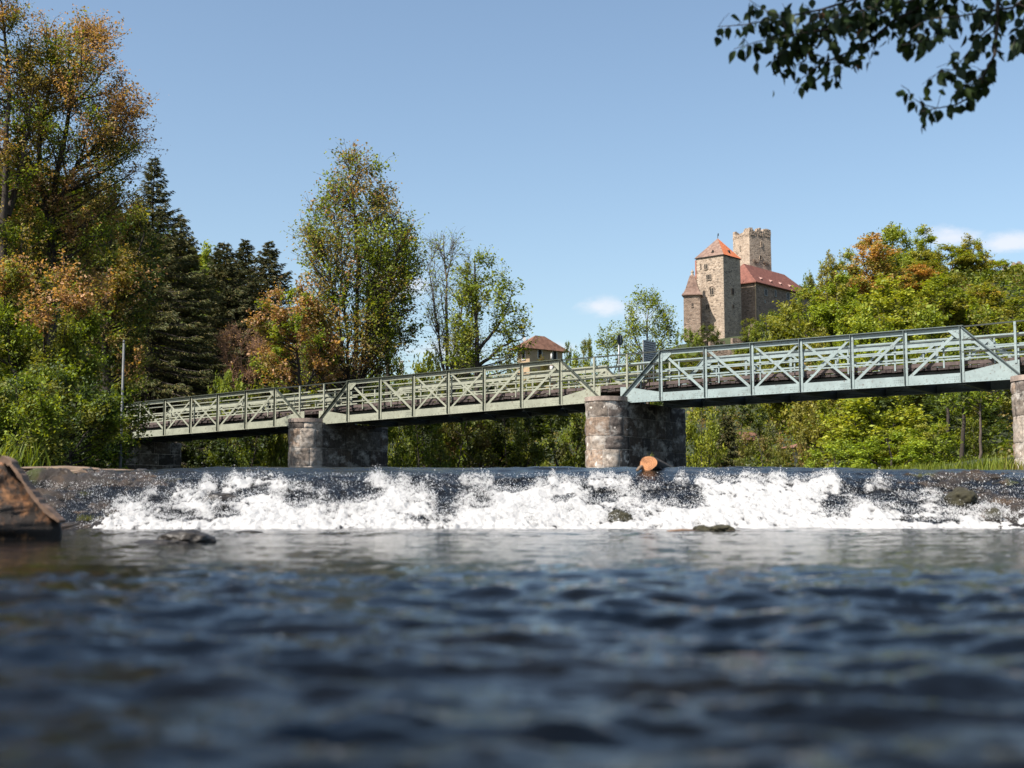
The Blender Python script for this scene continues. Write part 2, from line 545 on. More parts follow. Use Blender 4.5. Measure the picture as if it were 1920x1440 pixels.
# lower water: fan of rows that gets finer towards the camera
wy = np.concatenate([np.linspace(-6, .25, 14), np.geomspace(.3, 13.6, 420)])
wu = np.linspace(-1, 1, 560)
WYY, WUU = np.meshgrid(wy, wu, indexing='ij')
WXX = WUU * (1.2 + .62 * np.maximum(WYY, 0)) + 9 * WUU ** 5
def wave_h(x, y):
    a = fbm(x * .9 + 3, y * 2.0, 11, 3) - .5
    b2 = 1 - np.abs(2 * fbm(x * 2.1, y * 4.2 + .4 * x, 23, 3) - 1)      # sharp little crests
    c = fbm(x * 5.0, y * 9, 31, 4) - .5
    d = fbm(x * 17, y * 27, 41, 2) - .5
    calm = .10 + .90 * smooth((5.8 - y) / 2.6) + .28 * smooth((y - 9.0) / 1.2)
    return (.034 * a + .036 * (b2 ** 2 - .5)) * calm * (.5 + .5 * smooth((y - 1.2) / 2)) + (.030 + .012 * smooth((6 - y) / 4)) * c * (.22 + .78 * calm) + .007 * d * (.35 + .65 * calm)
WHZ = wave_h(WXX, WYY)
wme = mesh_np('water', np.stack([WXX, WYY, WHZ], -1).reshape(-1, 3), grid_faces(*WXX.shape))
tag(link('water', wme, M['water'], smooth_sh=True), kind='structure')

ux = np.linspace(-60, 60, 90); uy = np.linspace(17.4, 95, 80)
UY, UX = np.meshgrid(uy, ux, indexing='ij')
ume = mesh_np('upper_water', np.stack([UX, UY, WZ - .004 + .012 * (fbm(UX * .8, UY * .8, 5) - .5)], -1).reshape(-1, 3), grid_faces(*UX.shape))
tag(link('upper_water', ume, M['water'], smooth_sh=True), kind='structure')

# ------------------------------------------------------------------ weir and cascade
PROF = np.array([(17.6, .685), (16.6, .685), (16.15, .675), (15.75, .64), (15.35, .575), (14.8, .46), (14.2, .315), (13.5, .16), (12.95, .03), (12.3, -.12)])
_seg = np.r_[0, np.cumsum(np.hypot(np.diff(PROF[:, 0]), np.diff(PROF[:, 1])))]


def weir_prof(s):
    return np.interp(s, _seg, PROF[:, 0]), np.interp(s, _seg, PROF[:, 1])


TOP_EDGE = [(-200, 1100), (120, 1010), (185, 990), (215, 955), (260, 932), (330, 920), (420, 910), (520, 902), (580, 915), (640, 918), (700, 903), (760, 915),
            (830, 915), (880, 905), (960, 912), (1040, 900), (1100, 903), (1180, 915), (1240, 912), (1285, 902), (1330, 903), (1400, 906), (1560, 906),
            (1600, 920), (1650, 905), (1700, 905), (1750, 920), (1800, 950), (1860, 968), (1920, 972), (2100, 985)]
DARKS = [(415, 940, 42, 17), (335, 972, 50, 13), (300, 945, 40, 14), (430, 967, 36, 9), (560, 940, 40, 16), (640, 935, 55, 24), (590, 905, 60, 12), (905, 945, 28, 18),
         (835, 945, 36, 34), (830, 918, 60, 14), (790, 981, 40, 7), (1162, 975, 36, 15), (1255, 932, 70, 26), (1130, 930, 40, 16), (960, 918, 60, 10),
         (1290, 945, 22, 18), (1570, 950, 32, 24), (1690, 947, 48, 17), (1700, 980, 40, 7), (1760, 978, 34, 6), (1800, 940, 40, 34), (1640, 935, 50, 14), (1720, 920, 80, 12),
         (1850, 930, 70, 30), (700, 930, 24, 12), (1050, 940, 26, 10), (480, 925, 34, 10)]


def foam_at(X, Yw, Z):
    px, py = project(np.stack([X, Yw, Z], -1))
    tx, ty = zip(*TOP_EDGE)
    T = np.interp(px, tx, ty) - 19 + 46 * (fbm(px / 26, py / 60, 77, 4) - .5)
    f = smooth((py - T) / 38 + .12)
    for (cx, cy, rx, ry) in DARKS:
        q = ((px - cx) / rx) ** 2 + ((py - cy) / ry) ** 2
        f = f * (1 - .85 * np.exp(-q * 1.3))
    br_ = fbm(X * 5.2 + .6 * Yw, Yw * 3.4, 411, 6, .70); b2_ = fbm(X * 24, Yw * 9, 421, 4, .7)
    f = np.maximum(f, .85 * smooth((py - 974) / 12) * smooth((px - 190) / 40) * smooth((1880 - px) / 200))
    f = f * smooth((((br_ - .5) * 2.2 + .5) * .7 + ((b2_ - .5) * 2.0 + .5) * .5 + 1.0 * f - .93) / .62)
    return f, px, py


S_MAX = _seg[-1]
ns, nx = 260, 1250
ss = np.linspace(0, S_MAX, ns); xs = np.linspace(-9.5, 9.5, nx)
SS, XS = np.meshgrid(ss, xs, indexing='ij')
YS, ZS = weir_prof(SS)
YS = YS + .16 * np.sin(XS * .55) * smooth((SS - .8) / 1.5)
# rock bed
rockn = fbm(XS * 1.3, SS * 1.9, 101, 4)
lump = 1 - np.abs(2 * fbm(XS * 2.4, SS * 2.8, 131, 4) - 1)
side = smooth((-XS - 3.2) / 1.6) + smooth((XS - 3.6) / 1.8)
down = smooth((SS - 1.75) / .7)
bed = -.055 + (rockn - .5) * .13 * (.35 + side) * (.25 + .75 * down) + (lump - .62) * .12 * (.5 + side) * down + (fbm(XS * 9, SS * 12, 55, 4) - .5) * (.05 + .05 * np.clip(side, 0, 1) * down)
ridg = 1 - np.abs(2 * fbm(XS * 4.5 + SS, SS * 6.5, 171, 4) - 1)
bed = bed + (ridg - .72) * .13 * np.clip(side, 0, 1) * smooth((SS - 1.7) / .5)
bed = bed + .03 * smooth((-XS - 4.6) / .7) * smooth((SS - 1.6) / .6)
step = np.sin(SS * 9 + 4 * fbm(XS * .7, SS * .5, 9, 2)) * .018 * side
bed = bed + step
bV = np.stack([XS, YS, ZS + bed], -1)[::1, ::2]
wm, nt, n, l, b = new_mat('wet_weir_stone')
co = objco(nt)
n1 = noise_node(nt, 3.5, 8, .7, co); n2 = noise_node(nt, 22, 6, .7, co); n3 = noise_node(nt, 1.3, 5, .6, co)
cA = ramp(nt, n1.outputs['Fac'], [(.30, (.010, .009, .008)), (.52, (.040, .030, .022)), (.68, (.085, .052, .026)), (.82, (.16, .095, .048))]).outputs[0]
mf = ramp(nt, n3.outputs['Fac'], [(.58, (0, 0, 0)), (.68, (1, 1, 1))]).outputs[0]
l.new(mixc(nt, mf, cA, (.055, .062, .014)), b.inputs['Base Color'])
b.inputs['Roughness'].default_value = .17
bump(nt, n2.outputs['Fac'], 1.0, .05, b)
weir = link('weir', mesh_np('weir', bV.reshape(-1, 3), grid_faces(*bV.shape[:2])), wm, smooth_sh=True)
tag(weir, 'low sloping stone weir of wet brown rock carrying the cascade across the river', 'weir')

# flowing water over it
foam, fpx, fpy = foam_at(XS, YS, ZS)
flow = smooth((SS - 2.1) / .7)
rough_n = fbm(XS * 14, SS * 9, 201, 4) - .5
rough_f = fbm(XS * 38, SS * 30, 211, 3) - .5
big_n = fbm(XS * 3.2, SS * 2.2, 221, 3) - .5
glass = (fbm(XS * 1.4 + SS * .8, SS * 4, 231, 3) - .5) * .05 + (fbm(XS * 6, SS * 3.5, 241, 3) - .5) * .018
wet = glass * smooth((SS - .5) / .6) + flow * (.03 * big_n + .045 * rough_n + .022 * rough_f)
streak = fbm(XS * 24, SS * 7, 251, 4) - .5; spat = fbm(XS * 70, SS * 40, 261, 2) - .5
pile = foam * (.022 + .06 * big_n + .012 * rough_n + .030 * streak + .016 * spat)
edge_in = 1 - np.clip(side, 0, 1) * .9
film = -.012 + .030 * edge_in
dz = film + wet + pile * smooth((SS - .9) / .5)
dn = pile * .5
cV = np.stack([XS, YS - dn, ZS + dz], -1)
cm_, nt, n, l, b = new_mat('cascade_water')
at = n.new('ShaderNodeAttribute'); at.attribute_name = 'foam'
co = objco(nt)
na = noise_node(nt, 30, 8, .78, objco(nt, (1.2, .30, .55))); nb_ = noise_node(nt, 75, 3, .6, co)
a1 = n.new('ShaderNodeMath'); a1.operation = 'MULTIPLY_ADD'; l.new(na.outputs['Fac'], a1.inputs[0]); a1.inputs[1].default_value = 1.45; l.new(at.outputs['Fac'], a1.inputs[2])
a2 = n.new('ShaderNodeMath'); a2.operation = 'MULTIPLY_ADD'; l.new(nb_.outputs['Fac'], a2.inputs[0]); a2.inputs[1].default_value = .5; l.new(a1.outputs[0], a2.inputs[2])
ff = n.new('ShaderNodeMapRange'); ff.interpolation_type = 'SMOOTHSTEP'; ff.inputs['From Min'].default_value = 1.12; ff.inputs['From Max'].default_value = 1.85
l.new(a2.outputs[0], ff.inputs['Value'])
b.inputs['Base Color'].default_value = (.005, .0045, .0035, 1); b.inputs['Roughness'].default_value = .07; b.inputs['IOR'].default_value = 1.33; b.inputs['Specular IOR Level'].default_value = .2
bump(nt, na.outputs['Fac'], .5, .02, b)
fd = n.new('ShaderNodeBsdfDiffuse'); fd.inputs['Color'].default_value = (.54, .54, .54, 1)
ft = n.new('ShaderNodeBsdfTranslucent'); ft.inputs['Color'].default_value = (.5, .52, .54, 1)
fx = n.new('ShaderNodeMixShader'); fx.inputs[0].default_value = .25; l.new(fd.outputs[0], fx.inputs[1]); l.new(ft.outputs[0], fx.inputs[2])
bb = n.new('ShaderNodeBump'); bb.inputs['Strength'].default_value = .6; bb.inputs['Distance'].default_value = .02; l.new(a2.outputs[0], bb.inputs['Height']); l.new(bb.outputs[0], fd.inputs['Normal'])
mm = n.new('ShaderNodeMixShader'); l.new(ff.outputs[0], mm.inputs[0]); l.new(b.outputs[0], mm.inputs[1]); l.new(fx.outputs[0], mm.inputs[2])
l.new(mm.outputs[0], n['Material Output'].inputs['Surface'])
casc = link('cascade_water', mesh_np('cascade_water', cV.reshape(-1, 3), grid_faces(ns, nx), attrs={'foam': (foam * smooth((SS - .6) / .5)).ravel()}), cm_, smooth_sh=True)
tag(casc, kind='structure')

# spray droplets thrown up along the cascade; strays on bare rock stand for glints
rng = np.random.default_rng(5)
def droplets(npts):
    out = []
    tot = 0
    while tot < npts:
        s = rng.uniform(2.25, S_MAX - .45, 60000); x = rng.uniform(-8.5, 8.5, 60000)
        y, z = weir_prof(s)
        y = y + .16 * np.sin(x * .55) * smooth((s - .8) / 1.5)
        f, px, py = foam_at(x, y, z)
        dens = .002 + .35 * f + .75 * np.exp(-((f - .35) / .22) ** 2)
        dens *= 2.2 * fbm(x * 3.2, s * 3.5, 301, 4) ** 2
        k = rng.random(60000) < dens * .8
        f = f[k]; hgt = rng.exponential(.018, k.sum()) * (.3 + 1.6 * f) + .002
        out.append(np.stack([x[k], y[k] - hgt * .5 - .02 * f, z[k] + hgt * .9 + .03 + f * .05], -1)); tot += k.sum()
    return np.concatenate(out)[:npts]
D = droplets(120000)
base_line = np.stack([rng.uniform(-8, 8, 1500), 12.75 + rng.normal(0, .22, 1500), .012 + rng.exponential(.012, 1500)], -1)
D = np.concatenate([D, base_line])
octv = np.array([(1, 0, 0), (-1, 0, 0), (0, 1, 0), (0, -1, 0), (0, 0, 1.3), (0, 0, -1.3)], float)
octf = np.array([(0, 2, 4), (2, 1, 4), (1, 3, 4), (3, 0, 4), (2, 0, 5), (1, 2, 5), (3, 1, 5), (0, 3, 5)])
rad = np.clip(rng.lognormal(math.log(.0020), .5, len(D)), .0009, .0085)
dV = (D[:, None, :] + octv[None] * rad[:, None, None]).reshape(-1, 3)
dF = (octf[None] + (np.arange(len(D)) * 6)[:, None, None]).reshape(-1, 3)
dm, nt, n, l, b = new_mat('spray_white')
b.inputs['Base Color'].default_value = (.62, .62, .62, 1); b.inputs['Roughness'].default_value = .25
tag(link('spray', mesh_np('spray', dV, dF), dm), 'fine white spray droplets leaping over the cascade', 'spray', kind='stuff')
# ------------------------------------------------------------------ the truss bridge
KD = math.hypot(1.45, 1)
E_S = np.array((-1.45 / KD, 1 / KD, 0))           # along the bridge, to the left bank
E_W = np.array((1 / KD, 1.45 / KD, 0))            # across it, away from the camera
E_Z = np.array((0, 0, 1.))
BO = U(1804, 611, 40.7); BO[2] = 0


def on_bridge(px, py, w=0):
    r = ray(px, py); o = np.array((0, 0, CAMZ))
    t = np.dot(BO + E_W * w - o, E_W) / np.dot(r, E_W)
    p = o + r * t
    return float(np.dot(p - BO, E_S)), float(p[2])


def BP(s, w, z):
    return BO + E_S * s + E_W * w + E_Z * z


SPANS = [((1803, 611), (1240, 657), (1806, 716.5), (1241, 751)),
         ((1053, 674), (655, 714), (1055, 759), (656, 791)),
         ((518, 727), (264, 754), (519, 800), (266, 820))]
bridge = thing('truss_bridge', 'long steel footbridge of three trussed spans, turquoise at right and sage green further left', 'bridge', BP(12.9, 1.7, 3.9))
borg = np.array(bridge.location)
W_FAR = 3.4
span_info = []
TRV = W_FAR
for si, (ta, tb, ba, bb_) in enumerate(SPANS):
    s0, z0 = on_bridge(*ta); s1, z1 = on_bridge(*tb)
    _, q0 = on_bridge(*ba); _, q1 = on_bridge(*bb_)
    if si == 2:                                    # last seen post of six panels
        k = (s1 - s0) / 5
        z1 += (z1 - z0) / 5; q1 += (q1 - q0) / 5; s1 += k
    span_info.append((s0, s1, z0, z1, q0, q1))
    print('span', si, [round(v, 2) for v in span_info[-1]])


def truss(si, w, facing):
    """one truss; facing = -1: outstanding legs point to the camera side"""
    s0, s1, zt0, zt1, zb0, zb1 = span_info[si]
    pan = (s1 - s0) / 6
    mat = M['paint_blue'] if si == 0 else M['paint_green']
    sl_t = (zt1 - zt0) / (s1 - s0); sl_b = (zb1 - zb0) / (s1 - s0)
    T = lambda s: zt0 + sl_t * (s - s0)
    B = lambda s: zb0 + sl_b * (s - s0)
    OUT = E_W * facing
    P = lambda s, z, off=0: BP(s, w, z) + OUT * off
    tilt = E_S + E_Z * sl_t; tilt /= np.linalg.norm(tilt)
    mb = MB()
    # top chord: web plate, top flange and stiffening lip
    a, b_ = P(s0 - .06, T(s0)), P(s1 + .06, T(s1))
    mb.bar(a - E_Z * .085, b_ - E_Z * .085, OUT, E_Z, .022, .17)
    mb.bar(a + OUT * .035, b_ + OUT * .035, OUT, E_Z, .15, .026, 1)
    # raking end posts
    e0, e1 = s0 - pan * .97, s1 + pan * .97
    ends = [(s0, e0, -1), (s1, e1, 1)]
    for (st, en, sg) in ends:
        a = P(st, T(st) - .03); b_ = P(en, B(en) + .14)
        d = (b_ - a) / np.linalg.norm(b_ - a); nrm = np.cross(d, OUT); nrm *= np.sign(nrm[2])
        mb.bar(a - nrm * .075 + OUT * .004, b_ - nrm * .075 + OUT * .004, OUT, nrm, .022, .15)
        mb.bar(a + OUT * .038, b_ + OUT * .038, OUT, nrm, .15, .022, 1)
        # gusset at the shoulder
        g = [P(st - sg * .42, T(st) - .16, .016), P(st - sg * .42, T(st) - .03, .016), P(st, T(st) - .02, .016), P(st + sg * .30, T(st) - .36, .016), P(st + sg * .12, T(st) - .42, .016), P(st - sg * .15, T(st) - .40, .016)]
        g2 = [p + OUT * .012 for p in g]
        mb.add(g + g2, [tuple(range(6))[::-1], tuple(range(6, 12))] + [(i, (i + 1) % 6, (i + 1) % 6 + 6, i + 6) for i in range(6)])
        for k in range(7):
            c = P(st - sg * (.36 - .09 * k), T(st) - .07 - .035 * k, .032)
            mb.box(c, E_S * .013, OUT * .008, E_Z * .013)
            c = P(st - sg * (.20 - .05 * k), T(st) - .17 - .03 * k, .032)
            mb.box(c, E_S * .013, OUT * .008, E_Z * .013)
    tr = mb.build('truss', [mat, M['flange_blue'] if si == 0 else M['flange_green']], bridge, borg)
    # bottom chord with its deepened ends
    bc = MB()
    nS = 40
    sl = np.linspace(e0 + .02, e1 - .02, nS)
    def dep(s):
        x = min(s - e0, e1 - s) / pan
        return .30 + .30 * max(0, min(1, (1 - x) * 1.15))
    up_, lo_ = [], []
    for s in sl:
        up_.append((P(s, B(s) + dep(s), .0), P(s, B(s) + dep(s), .024))); lo_.append((P(s, B(s), .0), P(s, B(s), .024)))
    vs = []
    for i in range(nS): vs += [up_[i][0], up_[i][1], lo_[i][1], lo_[i][0]]
    fs = []
    for i in range(nS - 1):
        for k in range(4): fs.append((4 * i + k, 4 * i + (k + 1) % 4, 4 * i + 4 + (k + 1) % 4, 4 * i + 4 + k))
    fs += [(0, 1, 2, 3), (4 * nS - 1, 4 * nS - 2, 4 * nS - 3, 4 * nS - 4)]
    bc.add(vs, fs)
    a, b_ = P(e0, B(e0) - .004), P(e1, B(e1) - .004)
    bc.bar(a + OUT * -.05, b_ + OUT * -.05, OUT, E_Z, .20, .02)
    for i in range(int((e1 - e0) / .16)):
        s = e0 + .1 + i * .16
        bc.box(P(s, B(s) + .045, .028), E_S * .013, OUT * .006, E_Z * .013)
    for j in range(7):
        s = s0 + j * pan
        for k in range(5):
            for r2 in (.12, .19):
                bc.box(P(s + .14 + .07 * k, B(s) + r2, .028), E_S * .012, OUT * .006, E_Z * .012)
    bc.build('bottom_chord', mat, tr, borg)
    for j in range(7):
        s = s0 + j * pan
        p = MB()
        lo, hi = B(s) + .01, T(s) - .012
        p.bar(P(s + .05, lo, .072), P(s + .05, hi, .072), OUT, E_S, .075, .022, 1)
        p.bar(P(s - .012, lo, .036), P(s - .012, hi, .036), OUT, E_S, .018, .08)
        p.build('post', [mat, M['flange_blue'] if si == 0 else M['flange_green']], tr, borg)
    for j in range(6):
        sa, sb = s0 + j * pan, s0 + (j + 1) * pan
        opts = []
        if j < 4: opts.append('a')                 # s grows to the left: these fall away from the right shoulder
        if j > 1: opts.append('b')
        for o_ in opts:
            d = MB()
            if o_ == 'b': a, b_ = P(sa + .06, B(sa) + .24, -.012), P(sb - .10, T(sb) - .14, -.012)
            else: a, b_ = P(sa + .10, T(sa) - .14, -.036), P(sb - .06, B(sb) + .24, -.036)
            dd = (b_ - a) / np.linalg.norm(b_ - a); nrm = np.cross(dd, OUT); nrm /= np.linalg.norm(nrm)
            d.bar(a, b_, OUT, nrm, .016, .092 if j in (0, 1, 4, 5) else .075)
            d.build('diagonal', mat, tr, borg)
    return e0, e1, T, B


ENDS = []
for si in range(3):
    ENDS.append(truss(si, 0.0, -1))
    truss(si, W_FAR, 1)

# deck: planks, kerbs, stringers, cross beams
S_A, S_B = -9.0, ENDS[2][1] + 2.5
zs_known = [(s, z) for i in range(3) for (s, z) in ((span_info[i][0], span_info[i][4]), (span_info[i][1], span_info[i][5]))]
zk = np.array(zs_known)
pz = np.polyfit(zk[:, 0], zk[:, 1], 2)
DZ = lambda s: float(np.polyval(pz, s))
rr = random.Random(3)
pl = MB()
s = S_A
while s < S_B:
    wd = rr.uniform(.17, .21)
    e = rr.uniform(-.05, .05)
    zz = DZ(s) + .50 + rr.uniform(-.012, .012)
    pl.box(BP(s + wd / 2, 1.7 + e, zz), E_S * (wd / 2 - .008), E_W * 1.52, E_Z * .045)
    s += wd
deck = pl.build('deck', M['timber'], bridge, borg)
for w_, nm in ((.24, 0), (3.16, 1)):
    k = MB(); s = S_A
    while s < S_B:
        L = rr.uniform(2.4, 3.4)
        zz = DZ(s + L / 2) + .64 + rr.uniform(-.01, .01)
        k.box(BP(s + L / 2, w_, zz), E_S * (L / 2 - .02) + E_Z * (DZ(s + L) - DZ(s)) / 2, E_W * .08, E_Z * .06)
        q = s + .5
        while q < s + L - .3:
            k.box(BP(q, w_, DZ(q) + .563), E_S * .10, E_W * .07, E_Z * .016); q += .55
        s += L
    k.build('kerb', M['timber_pale'], deck, borg)
st = MB()
for w_ in (.42, 1.25, 2.15, 2.98):
    for i in range(3):
        e0, e1 = ENDS[i][0], ENDS[i][1]
        st.bar(BP(e0, w_, DZ(e0) + .36), BP(e1, w_, DZ(e1) + .36), E_W, E_Z, .12, .17)
st.build('stringer', M['paint_dark'], deck, borg)
for i in range(3):
    s0, s1 = span_info[i][0], span_info[i][1]
    pan = (s1 - s0) / 6
    lb = MB()
    for j in range(7):
        s = s0 + j * pan
        c = MB()
        c.bar(BP(s, .06, DZ(s) + .10), BP(s, W_FAR - .06, DZ(s) + .10), E_S, E_Z, .02, .34)
        c.bar(BP(s, .06, DZ(s) - .075), BP(s, W_FAR - .06, DZ(s) - .075), E_S, E_Z, .16, .02)
        c.build('cross_beam', M['paint_dark'], deck, borg)
        if j < 6:
            lb.bar(BP(s, .1, DZ(s) - .05), BP(s + pan, W_FAR - .1, DZ(s + pan) - .05), E_W, E_Z, .05, .012)
            lb.bar(BP(s, W_FAR - .1, DZ(s) - .03), BP(s + pan, .1, DZ(s + pan) - .03), E_W, E_Z, .05, .012)
    lb.build('wind_bracing', M['paint_dark'], deck, borg)

# handrails: three pipes inside both trusses, taller three-bar rail in the gaps over the piers
for i in range(3):
    mat = M['paint_blue'] if i == 0 else M['paint_green']
    e0, e1 = ENDS[i][0], ENDS[i][1]
    for w_ in (.13, W_FAR - .13):
        h = MB()
        for z_ in (.86, 1.13, 1.45):
            h.bar(BP(e0 - .2, w_, DZ(e0) + z_), BP(e1 + .2, w_, DZ(e1) + z_), E_W, E_Z, .045, .05)
        for j in range(9):
            s = e0 + (e1 - e0) * (j + .5) / 9
            h.bar(BP(s, w_ + .03, DZ(s) + .50), BP(s, w_ + .03, DZ(s) + 1.48), E_S, E_W, .05, .04)
        h.build('handrail', mat, bridge, borg)
gaps = [(span_info[0][0] - 4.3, span_info[0][0]), (span_info[0][1], span_info[1][0]), (span_info[1][1], span_info[2][0])]
for gi, (a, b_) in enumerate(gaps):
    for w_ in (-.02, W_FAR + .02):
        h = MB()
        za = (span_info[gi - 1][3] if gi else span_info[0][2] + .1); zb_ = span_info[gi][2]
        ca = za - .03; cb = zb_ - .03
        for dz_ in (0, -.43, -.82):
            h.bar(BP(a, w_, ca + dz_), BP(b_, w_, cb + dz_), E_W, E_Z, .05, .045, 0)
        for f in ((.33, .66) if gi else (.28, .62)):
            s = a + (b_ - a) * f
            h.bar(BP(s, w_, DZ(s) + .5), BP(s, w_, ca + (cb - ca) * f), E_S, E_W, .07, .06, 1)
        h.build('gap_railing', [M['paint_dark'], M['paint_blue'] if gi == 0 else M['paint_green']], bridge, borg)


# ------------------------------------------------------------------ masonry piers
def masonry(path, z0, z1, seed, tones, course=(.42, .86), blen=(.6, 1.3), relief=.022, closed=True, core=.02, origin=(0, 0, 0)):
    """courses of separate stones round a plan outline; returns verts, faces, colours"""
    rg = np.random.default_rng(seed)
    P = np.asarray(path, float)
    if closed: P = np.vstack([P, P[:1]])
    seg = np.r_[0, np.cumsum(np.hypot(*np.diff(P, axis=0).T))]
    Lt = seg[-1]
    tang = np.gradient(P, axis=0); nrm = np.stack([tang[:, 1], -tang[:, 0]], -1)
    area = np.sum(P[:-1, 0] * P[1:, 1] - P[1:, 0] * P[:-1, 1])
    if area < 0: nrm = -nrm
    nrm /= np.linalg.norm(nrm, axis=1)[:, None]
    Vv, Ff, Cc = [], [], []; nv = 0
    z = z0
    while z < z1 - .05:
        h = min(rg.uniform(*course), z1 - z)
        if z1 - z - h < .15: h = z1 - z
        a = -rg.uniform(0, .5)
        while a < Lt:
            L = rg.uniform(*blen)
            lo, hi = max(a, 0), min(a + L, Lt)
            a += L
            if hi - lo < .04: continue
            m = max(3, int((hi - lo) / .07) + 2); k = max(4, int(h / .08) + 2)
            tt = np.linspace(lo + .011, hi - .011, m); zz = np.linspace(z + .011, z + h - .011, k)
            T2, Z2 = np.meshgrid(tt, zz)
            px_ = np.interp(T2, seg, P[:, 0]); py_ = np.interp(T2, seg, P[:, 1])
            nx_ = np.interp(T2, seg, nrm[:, 0]); ny_ = np.interp(T2, seg, nrm[:, 1])
            ed = np.minimum.reduce([(T2 - lo) / .05, (hi - T2) / .05, (Z2 - z) / .05, (z + h - Z2) / .05]) * 1.6
            ed = smooth(ed)
            bul = rg.uniform(.35, 1.0)
            d = relief * bul * ed + ed * (fbm(T2 * 4 + seed, Z2 * 5, seed, 4) - .5) * .09 - .012
            Vv.append(np.stack([px_ + nx_ * d, py_ + ny_ * d, Z2], -1).reshape(-1, 3))
            Ff.append(grid_faces(k, m) + nv); nv += m * k
            t = tones[rg.integers(len(tones))]; t = np.array(t) * rg.uniform(.75, 1.2)
            Cc.append(np.tile(t, (m * k, 1)))
        z += h
    # mortar core
    n = len(P)
    c0 = np.column_stack([P - nrm * core, np.full(n, z0)]); c1 = np.column_stack([P - nrm * core, np.full(n, z1)])
    Vv.append(np.vstack([c0, c1]))
    a = np.arange(n - 1)
    Ff.append(np.stack([a, a + 1, a + 1 + n, a + n], -1) + nv); nv += 2 * n
    Cc.append(np.tile((.62, .57, .52), (2 * n, 1)))
    V = np.concatenate(Vv) - np.asarray(origin)
    return V, np.concatenate(Ff), np.concatenate(Cc)


TONES = [(.23, .195, .165), (.33, .285, .245), (.16, .135, .115), (.38, .33, .285), (.25, .185, .14), (.12, .10, .09)]


def pier(s_c, rad, z_top, tail, seed, label):
    cx = BP(s_c, -.28, 0)
    a0 = math.atan2(-E_W[1], -E_W[0])              # nose points to the camera side
    loop = []
    for k in range(25):
        a = a0 - math.pi / 2 + math.pi * k / 24
        loop.append((cx[0] + rad * math.cos(a), cx[1] + rad * math.sin(a)))
    for k in range(1, 9):
        loop.append(tuple((np.array(loop[24]) + E_W[:2] * tail * k / 8)))
    e1 = np.array(loop[-1]); e0 = np.array(loop[0]) + E_W[:2] * tail
    for k in range(1, 5): loop.append(tuple(e1 + (e0 - e1) * k / 4))
    for k in range(1, 8): loop.append(tuple(e0 - E_W[:2] * tail * k / 8))
    org = np.array((cx[0], cx[1], -.8))
    th = thing('bridge_pier', label, 'pier', org)
    V, Fc, Cc = masonry(loop, -.8, z_top - .16, seed, TONES, origin=org)
    back_ = (V @ E_W) > .12                         # long sides behind the pale granite nose: their shade is put into the colour
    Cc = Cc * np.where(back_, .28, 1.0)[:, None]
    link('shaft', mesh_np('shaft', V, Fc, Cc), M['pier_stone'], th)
    # cap stones: nose slab, slightly proud; body stops under the steel
    cap = MB()
    nose = loop[:25]
    c2 = np.mean(np.array([nose[0], nose[-1]]), axis=0)
    ring = [tuple(c2 + (np.array(p) - c2) * 1.035) for p in nose]
    back = [tuple(np.array(ring[-1]) + E_W[:2] * .12), tuple(np.array(ring[0]) + E_W[:2] * .12)]
    ring = ring + back
    nn = len(ring)
    lo = [(x, y, z_top - .165) for x, y in ring]; hi = [(x, y, z_top) for x, y in ring]
    cap.add(lo + hi, [tuple(range(nn))[::-1], tuple(range(nn, 2 * nn))] + [(i, (i + 1) % nn, (i + 1) % nn + nn, i + nn) for i in range(nn)])
    cap.build('cap_stone', M['pier_cap'], th, org)
    body = MB()
    q = [np.array(loop[24]) + E_W[:2] * .13, e1, e0, np.array(loop[0]) + E_W[:2] * .13]
    zb = DZ(s_c) - .03
    body.add([(p[0], p[1], z_top - .20) for p in q] + [(p[0], p[1], zb) for p in q], [(3, 2, 1, 0), (4, 5, 6, 7)] + [(i, (i + 1) % 4, (i + 1) % 4 + 4, i + 4) for i in range(4)])
    body.build('bearing_course', M['pier_cap'], th, org)
    return th


M['pier_cap'] = m_plain('pier_cap_stone', (.38, .30, .255), .9, var=.4, scale=4, bumpd=.03)
sc0 = (span_info[0][1] + span_info[1][0]) / 2
sc1 = (span_info[1][1] + span_info[2][0]) / 2
sn0, zc0 = on_bridge(1137, 744, -.8)
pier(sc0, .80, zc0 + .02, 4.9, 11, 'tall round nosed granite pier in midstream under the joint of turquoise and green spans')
sn1, zc1 = on_bridge(572, 785, -.8)
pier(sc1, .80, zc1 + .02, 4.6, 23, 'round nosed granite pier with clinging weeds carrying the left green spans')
sn2, zc2 = on_bridge(1900, 706, -.8)
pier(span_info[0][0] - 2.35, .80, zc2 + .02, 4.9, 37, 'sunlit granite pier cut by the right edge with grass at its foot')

# left abutment
ab = thing('bridge_abutment', 'dark shaded stone abutment under the left end of the bridge', 'abutment', BP(43.6, 1.7, 0))
loop = []
corners = [BP(41.7, -.5, 0), BP(41.7, 4.2, 0), BP(48, 4.2, 0), BP(48, -.5, 0)]
for i in range(4):
    a, b_ = corners[i], corners[(i + 1) % 4]
    for k in range(10): loop.append(tuple((a + (b_ - a) * k / 10)[:2]))
loop = loop[::-1]
org = np.array(ab.location)
ztop = DZ(42) - .02
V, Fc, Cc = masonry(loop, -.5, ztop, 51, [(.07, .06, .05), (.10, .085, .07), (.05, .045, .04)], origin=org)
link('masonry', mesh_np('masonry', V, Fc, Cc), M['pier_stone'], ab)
tb_ = MB(); tb_.add([(p[0], p[1], ztop - .01) for p in corners], [(0, 1, 2, 3)]); tb_.build('bearing_top', M['pier_cap'], ab, org)

